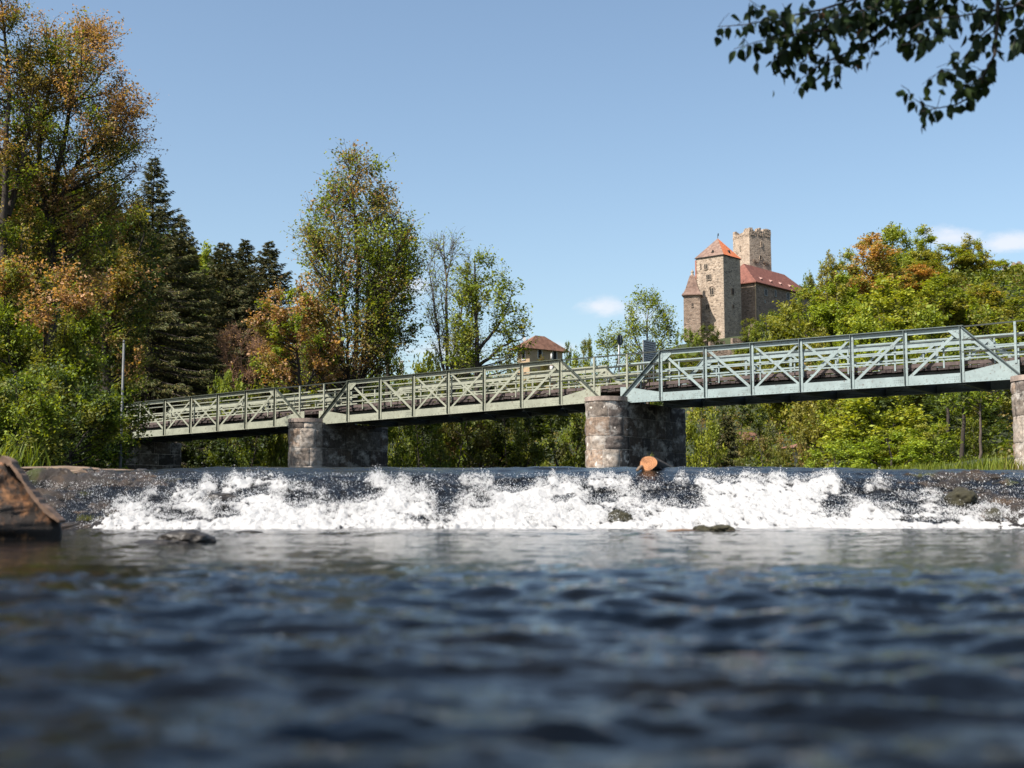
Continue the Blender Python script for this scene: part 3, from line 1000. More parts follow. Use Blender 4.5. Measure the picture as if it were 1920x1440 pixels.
# ------------------------------------------------------------------ signs and poles
# round traffic sign, seen from behind
sS, zS = on_bridge(1161, 720, W_FAR + .1)
p0 = BP(sS, W_FAR + .1, DZ(sS) + .5)
_, zt = on_bridge(1161, 628, W_FAR + .1); _, zc = on_bridge(1161, 637.5, W_FAR + .1)
sg = thing('traffic_sign', 'round traffic sign seen from its dark back on a thin post at the bridge joint', 'sign', p0)
mb = MB(); mb.tube([p0, (p0[0], p0[1], zt - .02)], .035, 10); mb.build('post', M['steel_grey'], sg, p0, True)
mb = MB(); nd_ = 28; rd = .22
cc = np.array((p0[0], p0[1], zc)) - E_S * .05
f0 = [cc + E_W * rd * math.cos(2 * math.pi * k / nd_) + E_Z * rd * math.sin(2 * math.pi * k / nd_) for k in range(nd_)]
f1 = [p - E_S * -.015 for p in f0]
mb.add(f0 + f1, [tuple(range(nd_)), tuple(range(nd_, 2 * nd_))[::-1]] + [(i, (i + 1) % nd_, (i + 1) % nd_ + nd_, i + nd_) for i in range(nd_)])
disc = mb.build('disc', M['sign_back'], sg, p0)
mb = MB(); ring = [cc + E_W * rd * 1.02 * math.cos(2 * math.pi * k / 28) + E_Z * rd * 1.02 * math.sin(2 * math.pi * k / 28) for k in range(29)]
mb.tube(ring, .012, 6, cap=False); mb.build('rim', M['sign_back'], disc, p0)
mb = MB(); mb.box(cc - E_S * .03 + E_Z * .02, E_W * .016, E_S * .012, E_Z * .16); mb.build('clamp_rail', M['steel_grey'], disc, p0)

# notice board with lines of writing too small to read
sN, zN = on_bridge(1229, 640, 2.6)
p0 = BP(sN, 2.1, DZ(sN) + .5)
nb_t = thing('notice_board', 'grey rectangular notice board with rows of small dark lettering behind the joint of the spans', 'sign', p0)
_, zt = on_bridge(1229, 642, 2.6); _, zb_ = on_bridge(1229, 684, 2.6)
hw = .52; zc = (zt + zb_) / 2; hh = (zt - zb_) / 2
cb = np.array((p0[0], p0[1], zc))
mb = MB(); mb.box(cb, E_W * hw, E_S * .012, E_Z * hh); bd = mb.build('board', M['board'], nb_t, p0)
mb = MB()
rr = random.Random(8)
for rI in range(9):
    zz = cb[2] + hh - .07 - rI * (2 * hh - .1) / 9
    x = -hw + .06 + rr.choice((0, .05, .1))
    while x < hw - .15:
        L = min(rr.uniform(.06, .24), hw - .06 - x)
        mb.box(cb + E_W * (x + L / 2) - E_S * .0145 + E_Z * (zz - cb[2]), E_W * L / 2, E_S * .0015, E_Z * .018); x += L + .035
mb.build('lettering', M['ink'], bd, p0)
for e in (-.4, .4):
    mb = MB(); mb.tube([p0 + E_W * e + E_S * .04, p0 + E_W * e + E_S * .04 + E_Z * (zt - p0[2] - .05)], .03, 8); mb.build('post', M['steel_grey'], nb_t, p0, True)

# utility pole on the left bank
Pp = U(228, 792, 45); pb = (Pp[0], Pp[1], gz(Pp[0], Pp[1]) - .2)
zt = U(230, 640, 45)[2]
up = thing('utility_pole', 'tall thin grey metal pole standing before the dark spruces on the left bank', 'pole', pb)
mb = MB(); mb.tube([pb, (Pp[0], Pp[1], zt)], [.06, .04], 12); mb.build('shaft', M['pole_grey'], up, pb, True)
mb = MB(); mb.tube([(Pp[0], Pp[1], zt - .05), (Pp[0], Pp[1], zt + .05)], [.05, .02], 10); mb.build('cap', M['pole_grey'], up, pb, True)
mb = MB(); mb.tube([pb, (pb[0], pb[1], pb[2] + .9)], [.09, .085], 12); mb.build('base_sleeve', M['pole_grey'], up, pb, True)

# striped border post behind the middle span and a pale stub pillar
p0 = U(1034, 700, 150); zb_ = gz(p0[0], p0[1]) - .1; zt = U(1036, 664, 150)[2]
bp_ = thing('border_post', 'slim red and white striped border post behind the middle span near the brown roofed house', 'post', (p0[0], p0[1], zb_))
nb = 7
for k in range(nb):
    mb = MB(); a = zb_ + (zt - zb_) * k / nb; c = zb_ + (zt - zb_) * (k + 1) / nb
    mb.tube([(p0[0], p0[1], a), (p0[0], p0[1], c)], .20 if k < 5 else .10, 10); mb.build('stripe', M['red_paint' if k % 2 else 'white_paint'], bp_, (p0[0], p0[1], zb_), True)
mb = MB(); mb.tube([(p0[0], p0[1], zt), (p0[0], p0[1], zt + .15)], [.10, .02], 10); mb.build('tip', M['white_paint'], bp_, (p0[0], p0[1], zb_), True)
Pp = U(752, 694, 150); g0 = gz(Pp[0], Pp[1]); zt = U(752, 678, 150)[2]
wp = thing('marker_pillar', 'short pale concrete pillar among bushes behind the middle span', 'pillar', (Pp[0], Pp[1], g0))
mb = MB(); mb.box((Pp[0], Pp[1], (g0 + zt) / 2), (.22, 0, 0), (0, .22, 0), (0, 0, (zt - g0) / 2)); mb.build('shaft', M['white_paint'], wp, (Pp[0], Pp[1], g0))
mb = MB(); mb.box((Pp[0], Pp[1], zt + .05), (.28, 0, 0), (0, .28, 0), (0, 0, .05)); mb.build('cap', M['white_paint'], wp, (Pp[0], Pp[1], g0))
# ------------------------------------------------------------------ trees and bushes
GREEN = [(.105, .140, .012), (.080, .110, .012), (.135, .165, .014), (.060, .085, .011)]
LIME = [(.145, .178, .022), (.115, .150, .018), (.18, .20, .028), (.09, .12, .016)]
OLIVE = [(.125, .13, .025), (.095, .10, .02), (.15, .15, .03), (.07, .08, .017)]
DARKG = [(.035, .055, .014), (.028, .045, .012), (.05, .072, .016)]
RUST = [(.25, .140, .075), (.20, .112, .06), (.31, .185, .11), (.15, .115, .04)]
BROWN = [(.17, .125, .045), (.13, .10, .033), (.19, .14, .055), (.10, .105, .02)]
ORANGE = [(.22, .12, .04), (.18, .10, .032), (.25, .15, .05), (.13, .10, .025)]


def tubes(P, Rd, m=5):
    """batch of polylines (B,n,3) with radii (B,n)"""
    B, n, _ = P.shape
    T = np.gradient(P, axis=1); T /= (np.linalg.norm(T, axis=2, keepdims=True) + 1e-9)
    ref = np.where(np.abs(T[..., 2:3]) < .9, np.array((0, 0, 1.)), np.array((1., 0, 0)))
    A = np.cross(T, ref); A /= (np.linalg.norm(A, axis=2, keepdims=True) + 1e-9); C = np.cross(T, A)
    an = 2 * math.pi * np.arange(m) / m
    V = P[:, :, None, :] + Rd[:, :, None, None] * (np.cos(an)[None, None, :, None] * A[:, :, None, :] + np.sin(an)[None, None, :, None] * C[:, :, None, :])
    idx = np.arange(B * n * m).reshape(B, n, m)
    i0 = idx[:, :-1]; i1 = idx[:, 1:]
    Fq = np.stack([i0, np.roll(i0, -1, 2), np.roll(i1, -1, 2), i1], -1).reshape(-1, 4)
    return V.reshape(-1, 3), Fq


class Wood:
    def __init__(self): self.V = []; self.F = []; self.n = 0
    def add(self, P, Rd, m=5):
        v, f = tubes(np.asarray(P, float), np.asarray(Rd, float), m)
        self.V.append(v); self.F.append(f + self.n); self.n += len(v)
    def mesh(self, name, o):
        return mesh_np(name, np.concatenate(self.V) - o, np.concatenate(self.F))


def leaf_faces(C, size, rg, cols, aspect=.62, up=.35, droop=.2, outw=None):
    """one four-cornered leaf per centre, folded along its rib"""
    N = len(C)
    nrm = rg.normal(size=(N, 3)); nrm[:, 2] = np.abs(nrm[:, 2]) + up
    if outw is not None: nrm += outw * .5
    nrm /= np.linalg.norm(nrm, axis=1, keepdims=True)
    d = rg.normal(size=(N, 3)); d[:, 2] -= droop
    d -= nrm * np.sum(d * nrm, axis=1, keepdims=True); d /= (np.linalg.norm(d, axis=1, keepdims=True) + 1e-9)
    s = np.cross(nrm, d)
    L = (size * rg.lognormal(0, .28, N))[:, None]; Wd = L * aspect
    fold = nrm * L * .10
    V = np.stack([C - d * L * .5, C + s * Wd * .5 + fold - d * L * .06, C + d * L * .5, C - s * Wd * .5 + fold - d * L * .06], 1).reshape(-1, 3)
    Fq = np.arange(N * 4).reshape(N, 4)
    return V, Fq, np.repeat(cols, 4, axis=0)


def sample_profile(profile, Y, n, rg, depth=1.0, shell=.5):
    rows = np.array(sorted(profile), float)
    py = rows[:, 0]
    dense = np.linspace(py[0], py[-1], 200)
    xl = np.interp(dense, py, rows[:, 1]); xr = np.interp(dense, py, rows[:, 2])
    p = (xr - xl) + 1e-3; p /= p.sum()
    k = rg.choice(200, n, p=p)
    r = rg.uniform(-1, 1, n); r = np.sign(r) * np.abs(r) ** shell * .96
    hw = (xr - xl)[k] / 2; px = (xl + xr)[k] / 2 + r * hw
    pyk = dense[k] + rg.uniform(-1, 1, n) * (py[-1] - py[0]) / 400
    s = Y / F
    dy = np.sqrt(np.maximum(0, 1 - r ** 2)) * hw * s * rg.uniform(-1, 1, n) * depth
    pts = np.array([U(a, b, Y) for a, b in zip(px, pyk)])
    pts[:, 1] += dy
    return pts, hw * s


def grow(name, label, cat, profile, Y, trunks, K, Tw, L, leaf, pals, seed, group=None, trunk_r=.16, depth=.9, twig_len=1.0, clump=1.0, base=None, wood='bark', leafmat='leaf', shell=.72, lift=.55, limb_r=1.0, aspect=.62, up=.35):
    """a tree filling the given outline at distance Y. trunks: pixel polylines from the ground up.
    pals: list of (weight, palette) or function of a clump's position"""
    rg = np.random.default_rng(seed)
    W = Wood()
    tr_pts = []
    s = Y / F
    for ti, tp in enumerate(trunks):
        q = np.array([U(a, b_, Y) for a, b_ in tp]); q[:, 1] += rg.normal(0, .12, len(q)) * (np.arange(len(q)) > 0) + (0 if ti == 0 else rg.normal(0, .25))
        tt = np.linspace(0, len(q) - 1, 14)
        q = np.stack([np.interp(tt, np.arange(len(q)), q[:, c]) for c in range(3)], -1)
        q[1:-1] += rg.normal(0, .035, (12, 3))
        r0 = trunk_r * (1 if ti == 0 else .7)
        rd = r0 * (1 - .82 * np.linspace(0, 1, 14)) ; rd[0] *= 1.25
        W.add(q[None], rd[None], 8)
        tt = np.linspace(0, 13, 50)
        tr_pts.append(np.stack([np.interp(tt, np.arange(14), q[:, c]) for c in range(3)] + [np.interp(tt, np.arange(14), rd)], -1))
    TP = np.concatenate(tr_pts)
    cen, hw = sample_profile(profile, Y, K, rg, depth, shell)
    zmin = TP[:, 2].min()
    P6 = []; R6 = []; ends = []
    for c in cen:
        hd = np.hypot(TP[:, 0] - c[0], TP[:, 1] - c[1]); dzv = c[2] - TP[:, 2]
        cost = np.hypot(hd, dzv) + 4 * np.maximum(0, lift * hd - dzv) + .02 * rg.random(len(TP))
        i = int(np.argmin(cost)); q = TP[i, :3]
        ln = np.linalg.norm(c - q)
        mid = q * .45 + c * .55 + np.array((0, 0, -.10 * ln + .0)) + rg.normal(0, .05 * ln, 3)
        t = np.linspace(0, 1, 7)[:, None]
        pl_ = (1 - t) ** 2 * q + 2 * t * (1 - t) * mid + t ** 2 * c
        r0 = min(TP[i, 3] * .75, (.018 + .014 * ln) * limb_r)
        P6.append(pl_); R6.append(r0 * (1 - .75 * t[:, 0])); ends.append(pl_)
    P6 = np.array(P6); R6 = np.array(R6)
    W.add(P6, R6, 5)
    # twigs
    sp = twig_len * (.55 + .0 * hw.mean())
    Kt = K * Tw
    li = np.repeat(np.arange(K), Tw)
    f = rg.uniform(.42, 1.0, Kt) * 6
    i0 = np.minimum(f.astype(int), 5); fr = (f - i0)[:, None]
    st_ = P6[li, i0] * (1 - fr) + P6[li, i0 + 1] * fr
    ax = P6[li, 6] - P6[li, 3]; ax /= (np.linalg.norm(ax, axis=1, keepdims=True) + 1e-9)
    dv = ax * .55 + rg.normal(0, .6, (Kt, 3)); dv[:, 2] += .25
    dv /= np.linalg.norm(dv, axis=1, keepdims=True)
    ln = sp * rg.uniform(.5, 1.35, Kt)[:, None]
    t = np.linspace(0, 1, 4)[None, :, None]
    bend = rg.normal(0, .16, (Kt, 1, 3)) * ln[:, None]
    TWp = st_[:, None] + dv[:, None] * ln[:, None] * t + bend * t * (1 - t) * 2
    rt = (.006 + .006 * ln) * np.ones((Kt, 4)) * np.linspace(1, .35, 4)
    W.add(TWp, rt * limb_r ** .5, 4)
    # leaves
    out = []
    if L > 0:
        N = Kt * L
        ti = np.repeat(np.arange(Kt), L)
        ft = rg.uniform(.15, 1.08, N)[:, None]
        C = TWp[ti, 0] + (TWp[ti, 3] - TWp[ti, 0]) * ft + rg.normal(0, .085 * clump * sp + leaf * .35, (N, 3))
        if callable(pals):
            pk = pals(cen, rg)
        else:
            wts = np.array([w for w, _ in pals], float); pk = [pals[i][1] for i in rg.choice(len(pals), K, p=wts / wts.sum())]
        cols = np.zeros((N, 3)); cl = li[ti]
        pick = rg.random(N)
        for kI in range(K):
            m = cl == kI
            pa = np.array(pk[kI]); cols[m] = pa[(pick[m] * len(pa)).astype(int)]
        cols *= rg.uniform(1.05, 1.65, (N, 1))
        V, Fq, Cc = leaf_faces(C, leaf, rg, cols, aspect, up)
        out = (V, Fq, Cc)
    if base is None:
        base = np.array((TP[0, 0], TP[0, 1], TP[:, 2].min()))
    th = thing(name, label, cat, base, group)
    link('trunk', W.mesh('trunk', base), M[wood], th, True)
    if L > 0:
        link('crown', mesh_np('crown', out[0] - base, out[1], out[2]), M[leafmat], th)
    return th


def gpy(px, Y):
    """photo row of the ground at px, Y"""
    x = (px - 960) / F * Y
    z = gz(x, Y)
    return float(project(np.array((x, Y, z)))[1])


# ---- left bank alders
def rusty_top(frac, top_py, bot_py, Y):
    def f(cen, rg):
        _, py = project(cen)
        t = (py - top_py) / (bot_py - top_py)
        nn = fbm(cen[:, 0] * .5, cen[:, 2] * .5, 91, 2)
        return [RUST if (nn[i] + .28 * (1 - t[i]) + rg.normal(0, .07)) > frac else (BROWN if rg.random() < .45 else (GREEN if rg.random() < .75 else OLIVE)) for i in range(len(cen))]
    return f


grow('alder_tree', 'very tall rust tinged alder at left with two crown lobes against the sky', 'tree',
     [(34, 104, 136), (54, 92, 196), (95, 64, 196), (130, 30, 250), (200, 25, 268), (290, 0, 272), (340, 20, 235), (420, 20, 225), (480, 10, 200), (560, 20, 170)], 46,
     [[(92, 850), (97, 560), (95, 430), (118, 300), (128, 170), (150, 70)], [(95, 430), (72, 300), (92, 180), (105, 60)], [(97, 400), (150, 300), (215, 250)]],
     165, 12, 32, .085, rusty_top(.60, 20, 560, 46), 1, trunk_r=.19, twig_len=1.7)
grow('alder_tree', 'tall alder cut by the left edge of the photo with leaning dark trunk', 'tree',
     [(-40, -60, -10), (20, -60, 8), (70, -90, 60), (150, -100, 80), (260, -120, 70), (400, -120, 60), (560, -120, 60)], 44,
     [[(0, 850), (6, 560), (8, 400), (22, 260), (10, 120), (0, 0)], [(8, 400), (40, 300), (60, 150)]], 84, 12, 32, .085, rusty_top(.58, 0, 560, 44), 2, trunk_r=.19, twig_len=1.7)
grow('brown_alder', 'brownish spreading alder between the tall alder and the pointed spruce', 'tree',
     [(345, 150, 220), (390, 130, 262), (440, 110, 288), (520, 100, 300), (620, 110, 290), (700, 120, 280)], 52,
     [[(205, 800), (200, 600), (205, 480), (210, 390)], [(200, 620), (250, 520), (275, 440)]], 85, 12, 28, .105, [(3, BROWN), (2, OLIVE), (2, DARKG), (1, RUST)], 3, trunk_r=.2, twig_len=1.5)
grow('bank_maple', 'lower rust and green broadleaf tree on the left bank under the tall alders', 'tree',
     [(490, 20, 110), (530, -10, 165), (590, -30, 180), (660, -40, 190), (740, -40, 180)], 41,
     [[(70, 850), (80, 700), (90, 560)], [(70, 800), (20, 680), (10, 560)], [(74, 760), (140, 660), (150, 590)]], 85, 12, 32, .10,
     lambda cen, rg: [RUST if project(c)[1] < 590 and rg.random() < .6 else (GREEN if rg.random() < .6 else OLIVE) for c in cen], 4, trunk_r=.14, twig_len=1.2)

# ---- left bank bushes
grow('bank_bush', 'large green bush on the left bank reaching over the end of the bridge', 'bush',
     [(700, 60, 140), (728, 40, 180), (760, 40, 214), (790, 50, 225), (830, 70, 205), (862, 80, 190)], 37,
     [[(130, 880), (140, 800), (150, 730)], [(130, 870), (180, 800), (215, 770)], [(128, 875), (90, 790), (80, 740)]], 56, 11, 30, .085, [(3, GREEN), (3, OLIVE), (2, DARKG)], 5, trunk_r=.05, twig_len=.9)
grow('bank_bush', 'bright green bush low at the left edge above the broken stump', 'bush',
     [(720, -30, 60), (760, -50, 110), (810, -60, 120), (860, -60, 110), (880, -50, 90)], 31,
     [[(30, 885), (30, 800), (40, 730)], [(20, 885), (-20, 800), (-30, 760)], [(40, 885), (80, 810), (100, 770)]], 56, 11, 32, .075, [(1, LIME), (4, GREEN), (3, OLIVE), (1, DARKG)], 6, trunk_r=.05, twig_len=.8)
grow('bank_bush', 'shaded dark green bush beside the left abutment at the water line', 'bush',
     [(780, 110, 200), (820, 90, 232), (860, 90, 236), (885, 90, 230)], 45,
     [[(160, 890), (165, 830), (160, 790)], [(160, 890), (200, 830), (225, 800)]], 34, 10, 22, .12, [(3, DARKG), (1, GREEN)], 7, trunk_r=.05, twig_len=.9)
grow('bank_shrub', 'mid green shrub mass behind the bushes under the left alders', 'bush',
     [(600, 60, 200), (650, 20, 260), (720, 0, 280), (790, 0, 290), (850, 20, 250)], 56,
     [[(140, 880), (140, 760), (120, 640)], [(140, 870), (200, 740), (230, 670)], [(140, 870), (60, 760), (40, 680)]], 75, 11, 28, .125, [(2, OLIVE), (2, DARKG), (3, GREEN)], 8, trunk_r=.08, twig_len=1.3)


# ---- spruces
def spruce(label, px, py_top, Y, hw_px, py_ref, seed, nb=1.0, dens=1.0, base_py=None, tint=1.0, name='spruce_tree', group=None):
    rg = np.random.default_rng(seed)
    top = U(px, py_top, Y); g = gz(top[0], Y)
    base = np.array((top[0], Y, g)); H = top[2] - g
    slope = (hw_px * Y / F) / ((py_ref - py_top) * Y / F)
    W = Wood(); n = 16
    z = np.linspace(0, H, n)
    q = np.stack([base[0] + .05 * np.sin(z), base[1] + 0 * z, g + z], -1); W.add(q[None], (np.linspace(.26, .015, n) * H / 18)[None], 8)
    BP_, BR, LV, LD, LU = [], [], [], [], []
    h = .25
    while h < H * .97:
        Lr = min(h * slope, H * .24) * 1.0
        nbr = int(rg.integers(7, 11) * nb)
        a0 = rg.uniform(0, 6.28)
        for k in range(nbr):
            a = a0 + 6.283 * k / nbr + rg.normal(0, .2)
            hb_ = h * rg.uniform(.88, 1.12) + rg.uniform(-.12, .12); L = min(max(hb_, .1) * slope, H * .24) * rg.uniform(.5, 1.3) + .15
            t = np.linspace(0, 1, 6)
            up = .50 - .62 * min(1, h / (H * .55))
            zz = up * L * t - .22 * L * t ** 2 + .20 * L * t ** 4
            pl_ = np.stack([base[0] + np.cos(a) * L * t, base[1] + np.sin(a) * L * t, g + H - hb_ + zz + 0 * t], -1)
            BP_.append(pl_); BR.append((.012 + .010 * L) * (1 - .8 * t))
            ns_ = max(8, int(34 * L * dens))
            ft = rg.uniform(.12, 1.0, ns_) ** .85
            c = np.stack([np.interp(ft * 5, np.arange(6), pl_[:, i]) for i in range(3)], -1)
            lat = np.array((-math.sin(a), math.cos(a), 0)); fw = np.array((math.cos(a), math.sin(a), 0))
            sgn = rg.choice((-1, 1), ns_)
            wl_ = (1 - ft * .75) * L * .22 * rg.uniform(.05, 1, ns_)
            c = c + lat * (sgn * wl_)[:, None]; c[:, 2] -= .10 * wl_ + rg.uniform(0, .14, ns_) * min(1, L)
            d = fw * .8 + lat * sgn[:, None] * .6 + rg.normal(0, .25, (ns_, 3)); d[:, 2] -= .25 + .5 * rg.random(ns_) * min(1, h / (H * .5))
            LV.append(c); LD.append(d / np.linalg.norm(d, axis=1, keepdims=True))
        h += rg.uniform(.22, .34) * (1 + .5 * h / H) * (H / 18) ** .5
    W.add(np.array(BP_), np.array(BR), 4)
    C = np.concatenate(LV); D_ = np.concatenate(LD); N = len(C)
    s_ = np.cross(D_, rg.normal(size=(N, 3))); s_ /= np.linalg.norm(s_, axis=1, keepdims=True)
    L = rg.uniform(.15, .34, (N, 1)) * (Y / 70); w = L * rg.uniform(.14, .26, (N, 1))
    V = np.stack([C - D_ * L * .3, C + s_ * w * .5 + D_ * L * .1, C + D_ * L * .7, C - s_ * w * .5 + D_ * L * .1], 1).reshape(-1, 3)
    pal = np.array([(.048, .056, .018), (.032, .038, .013), (.070, .072, .022), (.11, .09, .035)]) * tint
    cc = pal[rg.integers(0, 4, N)] * rg.uniform(.75, 1.3, (N, 1))
    th = thing(name, label, 'tree', base, group)
    link('trunk', W.mesh('trunk', base), M['bark'], th, True)
    link('crown', mesh_np('crown', V - base, np.arange(N * 4).reshape(N, 4), np.repeat(cc, 4, axis=0)), M['needle'], th)


spruce('pointed spruce nearest the tall alder with ragged drooping branches', 290, 293, 75, 80, 520, 21, 1.15, 1.5)
spruce('broad shaggy dark spruce just right of the pointed spruce', 338, 405, 78, 66, 560, 22, 1.1, 1.4)
spruce('first dark spruce from the left of the three blunt tipped spruces', 420, 452, 88, 60, 560, 23, 1.2, 1.2, tint=.75)
spruce('middle dark spruce of the three with the narrowest tip', 460, 448, 97, 50, 560, 24, 1.2, 1.1, tint=.75)
spruce('rightmost dark spruce beside the tall centre alder', 505, 451, 90, 52, 560, 25, 1.2, 1.2, tint=.7)
spruce('small dark conifer in the gap right of the midstream pier', 1362, 775, 82, 32, 860, 26, 1.1, 1.2, tint=.8)

grow('birch_tree', 'fresh lime green tree glimpsed between the pointed spruce and the blunt spruces', 'tree', [(472, 372, 392), (500, 362, 405), (560, 355, 415), (640, 360, 420)], 112,
     [[(385, 760), (385, 640), (383, 500)]], 22, 9, 16, .24, [(3, LIME), (1, GREEN)], 27, trunk_r=.14, twig_len=1.6)

# ---- centre trees behind the bridge
grow('alder_tree', 'big pyramidal alder with many stems in the middle of the photo, green and brown', 'tree',
     [(300, 645, 668), (318, 640, 712), (350, 618, 722), (385, 590, 735), (412, 572, 758), (445, 556, 788), (480, 562, 790), (530, 562, 775), (580, 550, 764), (630, 535, 755), (685, 530, 752)], 72,
     [[(660, 770), (668, 620), (672, 480), (664, 390), (652, 310)], [(655, 770), (640, 620), (612, 480), (578, 410)], [(664, 770), (690, 600), (708, 480), (714, 330)], [(668, 740), (712, 580), (745, 480), (780, 430)], [(656, 760), (650, 600), (632, 420)]],
     320, 9, 12, .145, lambda cen, rg: [(BROWN if rg.random() < .7 else RUST) if rg.random() < .40 else (GREEN if rg.random() < .5 else LIME) for c in cen], 31, trunk_r=.15, twig_len=2.1, clump=1.2, lift=.9, shell=.85)
grow('dark_tree', 'darker thin tree standing right against the big centre alder', 'tree',
     [(425, 715, 745), (470, 700, 790), (520, 690, 795), (570, 690, 790), (640, 685, 790)], 77,
     [[(727, 770), (727, 650), (726, 560), (728, 440)]], 60, 9, 12, .16, [(3, DARKG), (2, GREEN), (1, BROWN)], 32, trunk_r=.14, twig_len=1.5, lift=.2)
grow('sparse_tree', 'nearly leafless tree of fine upright twigs right of the centre alder', 'tree',
     [(446, 818, 850), (468, 800, 878), (500, 792, 900), (560, 795, 905), (630, 800, 915), (680, 810, 915)], 80,
     [[(838, 770), (840, 640), (836, 540), (832, 440)], [(838, 740), (820, 620), (805, 500)], [(840, 720), (862, 600), (880, 490)], [(842, 750), (870, 640), (905, 540)]],
     95, 11, 2, .14, [(2, GREEN), (2, LIME)], 33, trunk_r=.13, twig_len=1.9, lift=1.6, wood='twig', limb_r=.9)
grow('sparse_tree', 'half leafed tree with spreading side branches left of the brown roofed house', 'tree',
     [(482, 880, 910), (508, 855, 945), (530, 845, 968), (580, 845, 980), (630, 840, 985), (680, 840, 990)], 71,
     [[(893, 770), (895, 640), (892, 560), (890, 480)], [(895, 660), (940, 600), (965, 540)], [(894, 690), (940, 650), (990, 630)]],
     90, 10, 8, .145, [(3, LIME), (3, GREEN), (1, OLIVE)], 34, trunk_r=.16, twig_len=1.4, lift=.35, limb_r=.9)
grow('rust_shrub', 'orange and green small tree under the blunt spruces behind the bridge', 'tree',
     [(532, 500, 555), (560, 490, 590), (600, 480, 625), (650, 475, 640), (700, 470, 650)], 68,
     [[(560, 790), (560, 680), (540, 560)], [(560, 770), (600, 660), (600, 600)]], 66, 11, 20, .14, [(6, RUST), (2, LIME), (1, GREEN), (3, BROWN)], 35, trunk_r=.12, twig_len=1.2)
grow('bare_shrub', 'bare brown twiggy shrub in front of the dark spruces', 'bush',
     [(608, 430, 485), (640, 408, 500), (690, 420, 490), (720, 430, 480)], 76,
     [[(455, 770), (455, 700), (450, 620)], [(455, 760), (430, 680), (418, 640)], [(455, 760), (475, 680), (488, 630)]], 95, 15, 1, .10, [(3, [(.20, .12, .07)])], 36, trunk_r=.05, twig_len=1.0, wood='rusttwig', lift=1.4)

# ---- copies: prototypes of bushes and mid-size trees, then placed one by one
def proto(name, kind, seed, pals, leaf, h=6.0):
    """built standing at a spare spot in unit terms; returns (trunk mesh, crown mesh)"""
    Y = 100.0; s = Y / F; gx = 960
    top = h / s
    prof_shapes = {
        'bush': [(0, .22), (.12, .55), (.35, .9), (.6, 1.0), (.85, .92), (1.0, .8)],
        'tree': [(0, .14), (.1, .45), (.25, .78), (.45, 1.0), (.65, .95), (.80, .7), (.88, .4)],
        'tall': [(0, .10), (.1, .32), (.25, .55), (.45, .85), (.65, 1.0), (.8, .85), (.9, .5)]}
    hw = {'bush': .52, 'tree': .40, 'tall': .33}[kind] * top
    rg = random.Random(seed)
    base_py = HY
    prof = [(base_py - top + f * top, gx - hw * w * rg.uniform(.85, 1.1), gx + hw * w * rg.uniform(.85, 1.1)) for f, w in prof_shapes[kind]]
    tr = [[(gx, base_py), (gx + rg.uniform(-10, 10), base_py - top * .45), (gx + rg.uniform(-20, 20), base_py - top * .93)]]
    if kind == 'bush': tr += [[(gx, base_py - 2), (gx - hw * .4, base_py - top * .4), (gx - hw * .6, base_py - top * .7)], [(gx, base_py - 2), (gx + hw * .4, base_py - top * .4), (gx + hw * .6, base_py - top * .75)]]
    else: tr += [[(gx, base_py - top * .25), (gx - hw * .35, base_py - top * .5), (gx - hw * .45, base_py - top * .8)], [(gx, base_py - top * .3), (gx + hw * .4, base_py - top * .6), (gx + hw * .45, base_py - top * .8)]]
    K = {'bush': 60, 'tree': 85, 'tall': 80}[kind]
    base = np.array((0., Y, CAMZ))
    th = grow('proto', '', '', prof, Y, tr, K, 9, 17, leaf, pals, seed, trunk_r=.10 if kind == 'bush' else .16, twig_len=h * .17, base=base, clump=1.1)
    tk, cr = None, None
    for c in list(th.children):
        if c.name.startswith('trunk'): tk = c.data
        else: cr = c.data
        bpy.data.objects.remove(c)
    bpy.data.objects.remove(th)
    return tk, cr, h


PR = {}
PR['bush_lime'] = [proto('b', 'bush', 401, [(4, LIME), (2, GREEN)], .17), proto('b', 'bush', 402, [(4, LIME), (3, GREEN)], .17)]
PR['bush_green'] = [proto('b', 'bush', 411, [(4, GREEN), (1, LIME), (1, OLIVE)], .17), proto('b', 'bush', 412, [(4, GREEN), (1, DARKG)], .16)]
PR['bush_olive'] = [proto('b', 'bush', 421, [(4, OLIVE), (1, BROWN), (1, GREEN)], .15)]
PR['bush_dark'] = [proto('b', 'bush', 431, [(3, DARKG), (1, GREEN)], .17)]
PR['tree_green'] = [proto('t', 'tree', 441, [(4, GREEN), (2, OLIVE), (1, LIME)], .27, 10), proto('t', 'tall', 442, [(4, GREEN), (2, OLIVE)], .26, 10)]
PR['tree_olive'] = [proto('t', 'tree', 451, [(4, OLIVE), (2, GREEN)], .25, 10), proto('t', 'tall', 452, [(4, OLIVE), (1, BROWN), (2, GREEN)], .24, 10)]
PR['tree_lime'] = [proto('t', 'tree', 461, [(4, LIME), (2, GREEN)], .27, 10)]
PR['tree_rust'] = [proto('t', 'tree', 471, [(3, ORANGE), (3, OLIVE), (2, BROWN)], .26, 10)]


